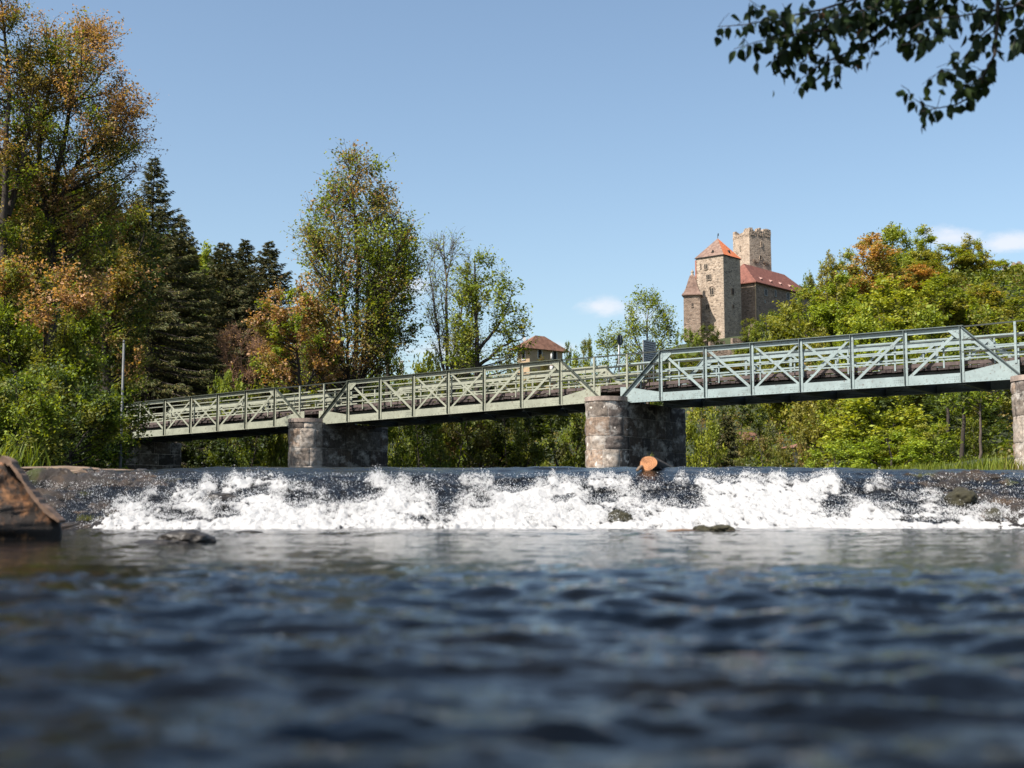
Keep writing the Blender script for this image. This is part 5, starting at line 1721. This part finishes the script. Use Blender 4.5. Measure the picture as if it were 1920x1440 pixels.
def rock_mesh(name, dims, seed, amp=.3, sub=4, freq=1.0, flat=1.0):
    bm = bmesh.new(); bmesh.ops.create_icosphere(bm, subdivisions=sub, radius=1)
    for v in bm.verts:
        p = v.co.copy(); q = p * freq + Vector((seed * 3.1, seed * 1.7, seed * .9))
        k = 1 + amp * (mnoise.fractal(q, .9, 2.1, 4)) + amp * .4 * abs(mnoise.noise(q * 3))
        v.co = Vector((p.x * dims[0] * k, p.y * dims[1] * k, p.z * dims[2] * k * flat))
    me = bpy.data.meshes.new(name); bm.to_mesh(me); bm.free(); return me


def rock(name, label, cat, loc, dims, seed, mat, amp=.3, sub=4, freq=1.1, rz=0, group=None, sm=True):
    o = link(name, rock_mesh(name, dims, seed, amp, sub, freq), mat, None, sm); o.location = tuple(float(c) for c in loc); o.rotation_euler = (0, 0, rz)
    return tag(o, label, cat, group)


rock('crag', 'bare reddish rock crag breaking through bushes at the foot of the castle tower', 'rock', U(1416, 622, 252), (1.1, 1, 1.9), 3, M['cliff'], .5, 5)
rock('crag', 'pale rock outcrop beside the turret below the castle wall', 'rock', U(1322, 634, 252), (2.4, 1.2, 1.2), 6, M['cliff'], .5, 5)
pc = U(1905, 560, 200)
rock('cliff', 'grey bare cliff showing through trees at the far right edge', 'cliff', pc, (2.4, 3, 5.5), 9, M['cliff'], .45, 5)

# ------------------------------------------------------------------ houses
def house(name, label, px, py_e, py_b, Y, wpx, depth, th, wall, roofm, py_r, ridge=.25, wins=()):
    s = Y / F; c = U(px, py_b, Y); zb_ = gz(c[0], c[1]) - .6; ze_ = U(px, py_e, Y)[2]; zr_ = U(px, py_r, Y)[2]
    w = wpx * s
    l_ = np.array((-math.cos(th), math.sin(th))); r_ = np.array((math.sin(th), math.cos(th)))
    t = thing(name, label, 'house', (c[0], c[1], zb_)); org = (c[0], c[1], zb_)
    mb = MB(); p = block(mb, c, r_, l_, depth, w, zb_, ze_); wl_ = mb.build('wall', wall, t, org)
    ctr = np.array(p).mean(0); oo = .45
    q = [ctr + (np.array(x) - ctr) * (1 + oo / w * 2) for x in p]
    rd = r_ * depth * ridge
    mb = MB(); vs = [(*x, ze_ - .1) for x in q] + [(*(ctr - rd), zr_), (*(ctr + rd), zr_)]
    mb.add(vs, [(0, 1, 5, 4), (1, 2, 5), (2, 3, 4, 5), (3, 0, 4), (3, 2, 1, 0)]); rf = mb.build('roof', roofm, t, org)
    nL_ = np.append(-r_, 0); nR_ = np.append(-l_, 0); c3_ = np.array((c[0], c[1], 0))
    for (side_, f, py, w_, h_) in wins:
        al, nn, ln = (np.append(l_, 0), nL_, w) if side_ == 'L' else (np.append(r_, 0), nR_, depth)
        b_ = c3_ + al * f * ln + nn * .02 + E_Z * U(px, py, Y)[2]
        mb = MB(); mb.box(b_, al * w_ / 2, nn * .05, E_Z * h_ / 2); ob = mb.build('window', M['dark_open'], t, org)
        mb = MB()
        for sx in (-1, 1): mb.box(b_ + al * sx * (w_ / 2 + .05), al * .05, nn * .07, E_Z * h_ / 2)
        mb.box(b_ + E_Z * (h_ / 2 + .05), al * (w_ / 2 + .1), nn * .07, E_Z * .05); mb.box(b_ - E_Z * (h_ / 2 + .05), al * (w_ / 2 + .12), nn * .09, E_Z * .05)
        mb.build('frame', M['plaster_white'], ob, org)
    return t, rf, ctr, zr_, org


HY_ = 160.0
t, rf, ctr, zr_, org = house('gate_house', 'old square house with steep brown hipped roof above the middle span beside the sparse tree', 993, 652, 700, HY_, 36, 5.6, R(50), M['plaster_pale'], M['roof_brown'], 624.5, .14,
      [('L', .45, 665, .5, 1.0), ('R', .75, 662, .6, 1.1), ('R', .3, 662, .6, 1.1)])
mb = MB(); mb.box((ctr[0] - 2.0, ctr[1] - .4, zr_ - .75), (.16, 0, 0), (0, .16, 0), (0, 0, .6)); mb.build('chimney', M['plaster_white'], rf, org)
house('yellow_house', 'yellow plastered house half hidden by trees seen under the turquoise span', 1474, 752, 800, 112, 26, 4.5, R(40), M['plaster_yellow'], M['roof_brown'], 738, .25, [('R', .4, 768, .9, 1.2), ('L', .5, 768, .9, 1.2)])
house('pink_house', 'pink plastered house wall low behind bushes right of the midstream pier', 1378, 822, 880, 104, 22, 4, R(50), M['plaster_pink'], M['roof_brown'], 808, .25, [('R', .5, 832, .9, 1.2), ('L', .5, 832, .8, 1.1)])
house('white_shed', 'small white walled shed half hidden behind the bright green trees by the river', 1512, 838, 890, 92, 24, 3, R(45), M['plaster_white'], M['roof_brown'], 826, .2, [('R', .5, 862, .5, .7)])
house('red_roofed_house', 'red roofed house peeping between the rails of the turquoise span', 1398, 690, 720, 150, 26, 4, R(45), M['plaster_white'], M['roof_red'], 678, .2, [('R', .5, 700, .8, .9)])
# ------------------------------------------------------------------ near things on the weir and in the water
# broken stump at the left edge
sm_, nt, n, l, b = new_mat('broken_wood')
co = objco(nt, (5, 5, .9)); n1 = noise_node(nt, 3, 7, .7, co, .6); n2 = noise_node(nt, 5, 6, .7, objco(nt))
c1 = ramp(nt, n1.outputs['Fac'], [(.34, (.030, .013, .005)), (.50, (.19, .080, .028)), (.68, (.40, .19, .075))]).outputs[0]
df = ramp(nt, n2.outputs['Fac'], [(.42, (0, 0, 0)), (.54, (1, 1, 1))]).outputs[0]
l.new(mixc(nt, df, c1, (.02, .013, .009)), b.inputs['Base Color']); b.inputs['Roughness'].default_value = .75
bump(nt, n1.outputs['Fac'], .9, .03, b)
M['stump'] = sm_
M['stump_edge'] = m_plain('split_wood_edge', (.24, .15, .10), .8, var=.5, scale=14, bumpd=.01, stretch=(1, 1, 1))
YS_ = 8.9
outline = [(-110, 1030), (-120, 960), (-80, 900), (-30, 872), (8, 862), (22, 860), (38, 874), (58, 905), (80, 935), (100, 958), (116, 976), (120, 996), (118, 1030)]
org = U(20, 1012, YS_)
stump = thing('tree_stump', 'broken brown tree stump standing in the water at the left edge', 'stump', org)
nseg = 140
Pp_ = np.array([U(a, b_, YS_) for a, b_ in outline]); d = np.r_[0, np.cumsum(np.linalg.norm(np.diff(Pp_, axis=0), axis=1))]
tt = np.linspace(0, d[-1], nseg)
ring = np.stack([np.interp(tt, d, Pp_[:, i]) for i in range(3)], -1)
ctr = ring.mean(0) - np.array((0, 0, .1))
layers = []
rg = np.random.default_rng(3)
deps = [(-.60, .10), (-.54, .25), (-.45, .42), (-.33, .60), (-.19, .76), (-.06, .90), (-.01, .97), (.10, 1.0), (.30, 1.0), (.5, .97), (.75, .88), (.95, .7)]
for li_, (dy, k) in enumerate(deps):
    q = ctr + (ring - ctr) * k + np.array((-.34, 0, -.10)) * (1 - k)
    nn = fbm(tt * 9 + li_ * .3, np.full(nseg, li_ * .9), 5, 4) - .5
    q = q + (ring - ctr) / np.linalg.norm(ring - ctr, axis=1, keepdims=True) * (nn * .10 * (k > .2) * (1 - .75 * (k > .85)))[:, None]
    q[:, 1] += dy + (fbm(tt * 6, np.full(nseg, li_ * 1.7), 15, 3) - .5) * .13 * (k < .9)
    q[:, 0] += max(dy, 0) * ctr[0] / ctr[1] * 1.15
    layers.append(q)
Lr = np.array(layers)
link('wood', mesh_np('wood', Lr.reshape(-1, 3) - org, grid_faces(len(deps), nseg)), M['stump'], stump, True)
mb = MB()
ridge = [(10, 858), (24, 864), (40, 884), (60, 915), (84, 946), (104, 964), (120, 977)]
rp = [U(a, b_, YS_ - .03) for a, b_ in ridge]
rpa = np.array(rp); dd_ = np.r_[0, np.cumsum(np.linalg.norm(np.diff(rpa, axis=0), axis=1))]
nS = 60; t_ = np.linspace(0, dd_[-1], nS); line = np.stack([np.interp(t_, dd_, rpa[:, i]) for i in range(3)], -1)
tg = np.gradient(line, axis=0); tg /= np.linalg.norm(tg, axis=1, keepdims=True); nr = np.cross(tg, (0, 1, 0)); nr *= np.sign(nr[:, 2:3])
th_ = .008 + .026 * fbm(t_ * 16, t_ * 0, 3) + .016 * (t_ < .09); w0 = .012 * (fbm(t_ * 22, t_ * 0 + 4, 5) - .5)
fr_ = line + nr * (th_ * .4 + w0)[:, None] - np.array((0, .09, 0)); fl_ = line - nr * (th_ * .9)[:, None] - np.array((0, .085, 0))
bk_ = fr_ + np.array((0, .12, 0)); bl_ = fl_ + np.array((0, .12, 0))
vs = []
for i in range(nS): vs += [fr_[i], bk_[i], bl_[i], fl_[i]]
mb.add(vs, [(4 * i + k, 4 * i + (k + 1) % 4, 4 * i + 4 + (k + 1) % 4, 4 * i + 4 + k) for i in range(nS - 1) for k in range(4)] + [(0, 1, 2, 3), (4 * nS - 1, 4 * nS - 2, 4 * nS - 3, 4 * nS - 4)])
mb.build('split_edge', M['stump_edge'], stump, org)
# a small dead twig leaning from it
mb = MB(); mb.tube([U(118, 990, 9.2), U(140, 984, 9.3), U(156, 974, 9.5)], [.008, .006, .003], 6); mb.build('twig', M['bark'], stump, org, True)

# sawn log stranded on the crest
lm, nt, n, l, b = new_mat('sawn_end')
tcn = n.new('ShaderNodeTexCoord'); mpn = n.new('ShaderNodeMapping'); l.new(tcn.outputs['Object'], mpn.inputs['Vector'])
wv = n.new('ShaderNodeTexWave'); wv.wave_type = 'RINGS'; wv.rings_direction = 'Y'; wv.inputs['Scale'].default_value = 14; wv.inputs['Distortion'].default_value = 2.5; wv.inputs['Detail'].default_value = 3
l.new(mpn.outputs[0], wv.inputs['Vector'])
nn_ = noise_node(nt, 12, 5, .6, mpn.outputs[0])
c1 = mixc(nt, wv.outputs['Fac'], (.36, .15, .065), (.52, .26, .12)); c2 = ramp(nt, nn_.outputs['Fac'], [(.35, (.55, .5, .45)), (.6, (1.1, 1.05, 1))]).outputs[0]
l.new(mixc(nt, 1, c1, c2, 'MULTIPLY'), b.inputs['Base Color']); b.inputs['Roughness'].default_value = .7
YL = 15.75
lc = U(1215.5, 869, YL)
log = thing('sawn_log', 'stranded log with orange sawn end lying on the weir crest before the midstream pier', 'log', lc)
r_ = random.Random(2)
nn = 26; prof = [1 + .07 * math.sin(2 * a + .5) + .05 * math.sin(3 * a + 1) + r_.uniform(-.02, .02) for a in [2 * math.pi * k / nn for k in range(nn)]]
ax = Vector((.30, .95, -.06)).normalized(); sx = Vector((0, 0, 1)).cross(ax).normalized() * -1; sz = sx.cross(ax) * -1
sz = Vector((0, 0, 1)); sx = Vector((.95, -.30, 0))
def lring(t, k): return [np.array(lc) + np.array(ax) * t + (np.array(sx) * math.cos(2 * math.pi * i / nn) * .108 + np.array(sz) * math.sin(2 * math.pi * i / nn) * .098) * prof[i] * k for i in range(nn)]
mb = MB(); rings = [(0.0, .95), (.02, 1.0), (.4, 1.03), (.9, .98), (1.5, .9), (1.52, .3)]
vs = [p for t, k in rings for p in lring(t, k)]
mb.add(vs, [(i * nn + k, i * nn + (k + 1) % nn, (i + 1) * nn + (k + 1) % nn, (i + 1) * nn + k) for i in range(len(rings) - 1) for k in range(nn)])
mb.build('bark', M['bark'], log, lc, True)
mb = MB(); f = lring(-.004, .95); mb.add(f, [tuple(range(nn))]); mb.build('sawn_end', lm, log, lc)
mb = MB(); mb.tube([U(1208, 872, 15.9), U(1200, 877, 15.7), U(1195, 882, 15.6)], [.026, .024, .018], 8); mb.build('branch_stub', M['slab'], log, lc, True)
mb = MB(); mb.tube([U(1224, 868, 16.1), U(1232, 871, 16.0), U(1238, 879, 15.9)], [.03, .026, .018], 8); mb.build('branch_stub', M['timber_pale'], log, lc, True)

# slabs at the left end of the crest
rock('rock_slab', 'long flat tan rock slab at the left end of the weir crest', 'rock', U(118, 882, 15.9), (.50, .45, .050), 4, M['slab'], .25, 5, .8)
rock('rock_slab', 'lower pinkish rock slab lying in front of the long one', 'rock', U(142, 887, 15.4), (.24, .3, .040), 8, M['slab'], .25, 5, .9)
rock('rock_slab', 'thin flat slab with mossy edge running toward the abutment', 'rock', U(205, 884, 16.3), (.42, .4, .030), 12, M['slab'], .2, 5, .8)
rock('rock_slab', 'small pointed wet stone on the crest at the start of the water', 'rock', U(270, 885, 16.0), (.10, .12, .04), 15, M['rock'], .35, 4, 1.2)

# stones breaking the lower water
rock('river_stone', 'dark low stone in the water below the left end of the cascade', 'rock', U(352, 1015, 8.2) * np.array((1, 1, 0)), (.17, .16, .075), 21, M['rock'], .3, 5)
rock('river_stone', 'flat dark ledge in the water left of the low stone', 'rock', U(300, 1022, 8.0) * np.array((1, 1, 0)) - np.array((0, 0, .012)), (.16, .12, .03), 22, M['rock'], .3, 5)
rock('river_stone', 'tiny brown stone at the foot of the cascade at left', 'rock', U(468, 1002, 10.6) * np.array((1, 1, 0)), (.10, .08, .022), 23, M['rock'], .3, 4)
M['moss'] = m_plain('mossy_stone', (.036, .032, .013), .9, var=.5, scale=9, bumpd=.03)
rock('mossy_stone', 'mossy brown stone right of the log at the foot of the cascade, left hump', 'rock', U(1318, 997, 11.6) * np.array((1, 1, 0)), (.10, .11, .045), 24, M['moss'], .3, 5)
rock('mossy_stone', 'mossy brown stone with rounder hump at the foot of the cascade, right hump', 'rock', U(1352, 997, 11.5) * np.array((1, 1, 0)), (.13, .12, .052), 25, M['moss'], .3, 5)
mb = MB(); p0 = U(1252, 997, 11.5)
mb.tube([U(1250, 996, 11.4), U(1280, 994, 11.4), U(1312, 996, 11.45)], [.008, .014, .010], 6); 
st_ = mb.build('stick', M['stump_edge'], None, p0, True); st_.location = tuple(p0); tag(st_, 'orange brown stick floating against the mossy stones', 'stick')
mb = MB(); p0 = U(1380, 998, 11.4)
mb.tube([U(1362, 996, 11.4), U(1385, 996, 11.4), U(1404, 998, 11.4)], [.012, .009, .005], 6)
st_ = mb.build('stick', M['bark'], None, p0, True); st_.location = tuple(p0); tag(st_, 'dark thin stick trailing right of the mossy stones', 'stick')
rock('boulder', 'dark mossy boulder swelling through the right end of the cascade', 'rock', U(1803, 938, 14.0), (.16, .18, .13), 33, M['moss'], .25, 5)
rock('boulder', 'small round dark boulder low in the cascade at right', 'rock', U(1863, 966, 13.2), (.08, .1, .07), 34, M['moss'], .25, 4)
rock('boulder', 'mossy wet boulder low in the cascade right of the log', 'rock', U(1163, 974, 13.1), (.13, .14, .08), 35, M['moss'], .35, 5)
rock('boulder', 'dark domed boulder with water around it at the left of the cascade', 'rock', U(418, 940, 14.0), (.19, .2, .09), 36, M['rock'], .3, 5)
rock('boulder', 'green mossed stone near the crest at the left of the cascade', 'rock', U(335, 908, 15.0), (.14, .16, .06), 37, M['moss'], .3, 5)


# grass tufts
def grass(label, px, py, Y, n, h, spread, seed, cols=LIME, up=True):
    rg = np.random.default_rng(seed)
    b0 = U(px, py, Y)
    V, Fq, Cc = [], [], []; k = 0
    for i in range(n):
        p = b0 + np.array((rg.normal(0, spread), rg.normal(0, spread * .7), 0))
        a = rg.uniform(0, 6.28); L = h * rg.uniform(.5, 1.2); lean = rg.uniform(.1, .7)
        w = np.array((-math.sin(a), math.cos(a), 0)) * h * .028
        t = np.array((0, .35, .7, 1))
        ctr_ = np.stack([p[0] + math.cos(a) * L * lean * t ** 1.7, p[1] + math.sin(a) * L * lean * t ** 1.7, p[2] + L * t * (1 - .35 * lean * t)], -1)
        wd = np.array((1, .9, .6, .06))[:, None]
        V.append(np.concatenate([ctr_ - w * wd, ctr_ + w * wd])); 
        for j in range(3): Fq.append((k + j, k + j + 1, k + 5 + j, k + 4 + j))
        k += 8; c = np.array(cols[rg.integers(len(cols))]) * rg.uniform(.8, 1.3); Cc.append(np.tile(c, (8, 1)))
    o = link('grass_tuft', mesh_np('grass_tuft', np.concatenate(V) - b0, np.array(Fq), np.concatenate(Cc)), M['leaf']); o.location = tuple(b0)
    tag(o, label, 'grass')


grass('tall grass blades at the far left above the stump', 0, 885, 14.5, 45, .42, .09, 1)
grass('grass clump behind the stump before the dark bush', 48, 884, 17.0, 60, .42, .13, 2, GREEN)
grass('small grass tuft on the left side of the wet rock slabs', 108, 893, 15.2, 30, .10, .03, 3, LIME)
grass('small grass tuft on the right side of the wet rock slabs', 128, 899, 15.0, 34, .10, .03, 4, LIME)
grass('mossy grass patch halfway down the rocky left end of the weir', 155, 930, 14.2, 70, .06, .035, 5, OLIVE)
grass('mossy grass patch near the bottom of the rocky left end of the weir', 160, 976, 12.9, 90, .07, .035, 6, OLIVE)
grass('few grass blades growing from the top of the sawn log', 1222, 861, 15.8, 12, .09, .015, 7, LIME)
for i, (px, Y, h) in enumerate(((1660, 38, .22), (1700, 38, .26), (1740, 37, .3), (1775, 37, .34), (1810, 36, .4), (1840, 36, .45), (1868, 35, .5), (1895, 35, .38))):
    z = gz((px - 960) / F * Y, Y); py = 884
    grass('bright grass clump at the foot of the right pier, number %s from the left' % ('one', 'two', 'three', 'four', 'five', 'six', 'seven', 'eight')[i] if False else
          ('low outermost grass clump of the bright grassy spit left of the right pier', 'second low grass clump out on the bright grassy spit', 'grass clump in the middle left of the grassy spit', 'fuller grass clump in the middle of the grassy spit',
           'bright grass clump on the near half of the grassy spit', 'tall grass clump just left of the right pier', 'tallest bright grass clump touching the left side of the right pier', 'yellowish grass clump in front of the right pier')[i],
          px, py, Y, 130, h, .28, 20 + i, LIME if i != 7 else [(.22, .19, .05), (.15, .16, .03)])
# grassy spit that carries them
sp = U(1790, 892, 37)
rock('grassy_spit', 'low grassy earth spit at the foot of the right pier', 'bank', (sp[0], sp[1], .7), (3.2, 2.6, .42), 41, gm, .2, 4)
# weeds clinging to the left pier
grow('pier_weed', 'leafy weeds clinging to the shaded right side of the left pier', 'plant', [(786, 588, 612), (810, 590, 622), (850, 586, 606)], 57.4,
     [[(603, 860), (604, 820), (606, 790)]], 16, 6, 7, .09, [(2, GREEN), (2, OLIVE)], 71, trunk_r=.015, twig_len=.35, depth=.5)
grow('pier_weed', 'small weed with yellow leaves on top of the right pier', 'plant', [(676, 1872, 1890), (690, 1868, 1900), (704, 1876, 1910)], 40.2,
     [[(1886, 706), (1884, 690), (1880, 680)]], 12, 6, 8, .07, [(2, LIME), (2, OLIVE)], 72, trunk_r=.012, twig_len=.3, depth=.5)

# ------------------------------------------------------------------ leafy branch hanging in from the upper right
YB = 7.6
def Pn(p, dy=0): return U(p[0], p[1], YB + dy)
MAIN = [
 ([(1990, -110), (1900, -62), (1810, -30), (1740, 4), (1673, 41), (1632, 76), (1601, 94), (1564, 109), (1532, 125), (1503, 147)], .016, .10),
 ([(1880, -90), (1872, -30), (1870, 41), (1865, 103), (1848, 134), (1826, 178), (1792, 197), (1757, 203), (1728, 209)], .015, -.12),
 ([(1900, -62), (1800, -48), (1700, -28), (1610, -4), (1540, 18), (1470, 32), (1400, 46), (1346, 50)], .014, .25),
 ([(1810, -30), (1730, -8), (1650, 26), (1590, 48), (1520, 60), (1470, 68), (1420, 78), (1376, 92)], .010, .05),
 ([(1990, -80), (1940, -20), (1900, 14), (1850, 22), (1800, 30), (1740, 36), (1690, 66)], .012, -.05),
 ([(1870, 41), (1845, 62), (1812, 102), (1790, 130), (1760, 134), (1745, 150)], .006, -.2),
 ([(1800, 30), (1766, 58), (1750, 70), (1712, 82), (1690, 84)], .005, -.1),
 ([(1990, 20), (1930, 50), (1905, 70), (1898, 92)], .008, -.3),
 ([(1740, 4), (1700, 28), (1690, 44), (1672, 58)], .006, .3),
 ([(1848, 134), (1830, 146), (1810, 160), (1790, 172)], .004, -.25),
 ([(1757, 203), (1730, 196), (1712, 184), (1702, 168), (1690, 160)], .004, -.15),
 ([(1564, 109), (1580, 128), (1565, 140), (1545, 150)], .004, .1),
 ([(1610, -4), (1560, 40), (1530, 70), (1490, 95), (1465, 112)], .006, .35),
 ([(1540, 18), (1500, 60), (1475, 90), (1455, 108)], .005, .45),
 ([(1700, -28), (1640, 10), (1600, 26), (1560, 34)], .008, -.3),
 ([(1470, 32), (1440, 22), (1420, 10), (1405, 0)], .004, .2),
]
br = MB(); rgn = np.random.default_rng(77)
LP = []
for (pts, r0, dy) in MAIN:
    q = [Pn(p, dy * i / (len(pts) - 1)) for i, p in enumerate(pts)]
    br.tube(q, [max(.0022, r0 * (1 - .85 * i / (len(q) - 1))) for i in range(len(q))], 7)
    qa = np.array(q); dd = np.r_[0, np.cumsum(np.linalg.norm(np.diff(qa, axis=0), axis=1))]
    nl = int(dd[-1] / .030)
    for k in range(nl):
        t = dd[-1] * (.12 + .88 * (k + rgn.random()) / nl)
        c = np.array([np.interp(t, dd, qa[:, i]) for i in range(3)])
        LP.append((c, .5 + .5 * t / dd[-1]))
# terminal sprays: short side twigs with a few leaves
tw_pts = []
sel = [LP[i] for i in rgn.choice(len(LP), int(len(LP) * .45), replace=False)]
for c, f in sel:
    d = rgn.normal(size=3); d[2] -= .35; d /= np.linalg.norm(d); L = rgn.uniform(.05, .15)
    e = c + d * L
    tw_pts.append((c, c + d * L * .5 + np.array((0, 0, .008)), e))
    for k in range(rgn.integers(1, 4)):
        LP.append((c + (e - c) * rgn.uniform(.4, 1.05), 1))
for (a, m_, e) in tw_pts: br.tube([a, m_, e], [.0022, .0018, .0012], 5)
# thicker mass where the photo is dense
def in_dense(p):
    px, py = project(p)
    return (1440 < px < 1560 and 0 < py < 110) or (px > 1560 and py < 45)
for c, f in list(LP):
    if in_dense(c) and rgn.random() < .55:
        LP.append((c + rgn.normal(0, .09, 3) + np.array((0, .15, 0)), 1))
SHAPE = [(0, 0), (.12, .20), (.30, .33), (.52, .32), (.75, .17), (1.0, 0)]     # half outline along the rib
V, Fq, Cc = [], [], []; kk = 0
org = Pn((1870, -60))
for (c, f) in LP:
    px, py = project(c)
    if py > 235 or px < 1338: continue
    hang = np.array((rgn.normal(0, .55), rgn.normal(0, .55), -1 + rgn.normal(0, .45))); hang /= np.linalg.norm(hang)
    pet = c + hang * rgn.uniform(.008, .022)
    sd = np.cross(hang, rgn.normal(size=3)); sd /= np.linalg.norm(sd); nm = np.cross(hang, sd)
    L = rgn.uniform(.052, .094)
    base = kk
    for (t, w) in SHAPE:
        cen_ = pet + hang * L * t - nm * L * .10 * t * t
        V += [cen_ - sd * w * L + nm * w * L * .28, cen_, cen_ + sd * w * L + nm * w * L * .28]
    for j in range(5):
        a = base + 3 * j
        Fq += [(a, a + 1, a + 4, a + 3), (a + 1, a + 2, a + 5, a + 4)]
    kk += 18
    c3_ = np.array([(.012, .024, .006), (.016, .030, .007), (.010, .020, .006), (.026, .042, .008)][rgn.integers(4)])
    if rgn.random() < .02: c3_ = np.array((.16, .07, .03))
    Cc.append(np.tile(c3_, (18, 1)))
up_r = np.random.default_rng(91)
sd_ = np.array(sun_dir)
UP = []
for lx in (-1.2, .2, 1.4):                     # unseen boughs of the same tree, added sunward to shade the branch
    a = Pn((1990, -110)); c = a + np.array((-1.9, -2.3, -.25))
    c = c + (np.array((2.65, 7.6, 2.85)) + sd_ * 2.9 - c) * .55
    br.tube([a, (a + c) / 2 + np.array((0, 0, .15)), c], [.03, .02, .008], 7)
for k in range(1500):  # leaf mass added out of view, toward the sun, to shade the branch
    q = np.array((up_r.uniform(1.1, 3.6), 7.6 + up_r.normal(0, .5), up_r.uniform(2.3, 3.6)))
    UP.append(q + sd_ * up_r.uniform(2.4, 3.4))
for c in UP:
    py_ = project(c)[1]
    if py_ > -25: continue
    hang = up_r.normal(size=3); hang[2] -= .8; hang /= np.linalg.norm(hang)
    sd = np.cross(hang, up_r.normal(size=3)); sd /= np.linalg.norm(sd); nm = np.cross(hang, sd); L = up_r.uniform(.09, .14); base = kk
    for (t, w) in SHAPE:
        cen_ = c + hang * L * t
        V += [cen_ - sd * w * L * 1.2, cen_ - nm * w * L * .2, cen_ + sd * w * L * 1.2]
    for j in range(5):
        a = base + 3 * j
        Fq += [(a, a + 1, a + 4, a + 3), (a + 1, a + 2, a + 5, a + 4)]
    kk += 18; Cc.append(np.tile(np.array((.016, .03, .007)), (18, 1)))
hb = thing('overhanging_branch', 'dark leafy branch hanging into the picture at the upper right', 'branch', org)
br.build('stem', M['bark'], hb, org, True)
link('leaves', mesh_np('leaves', np.array(V) - org, np.array(Fq), np.concatenate(Cc)), M['near_leaf'], hb)
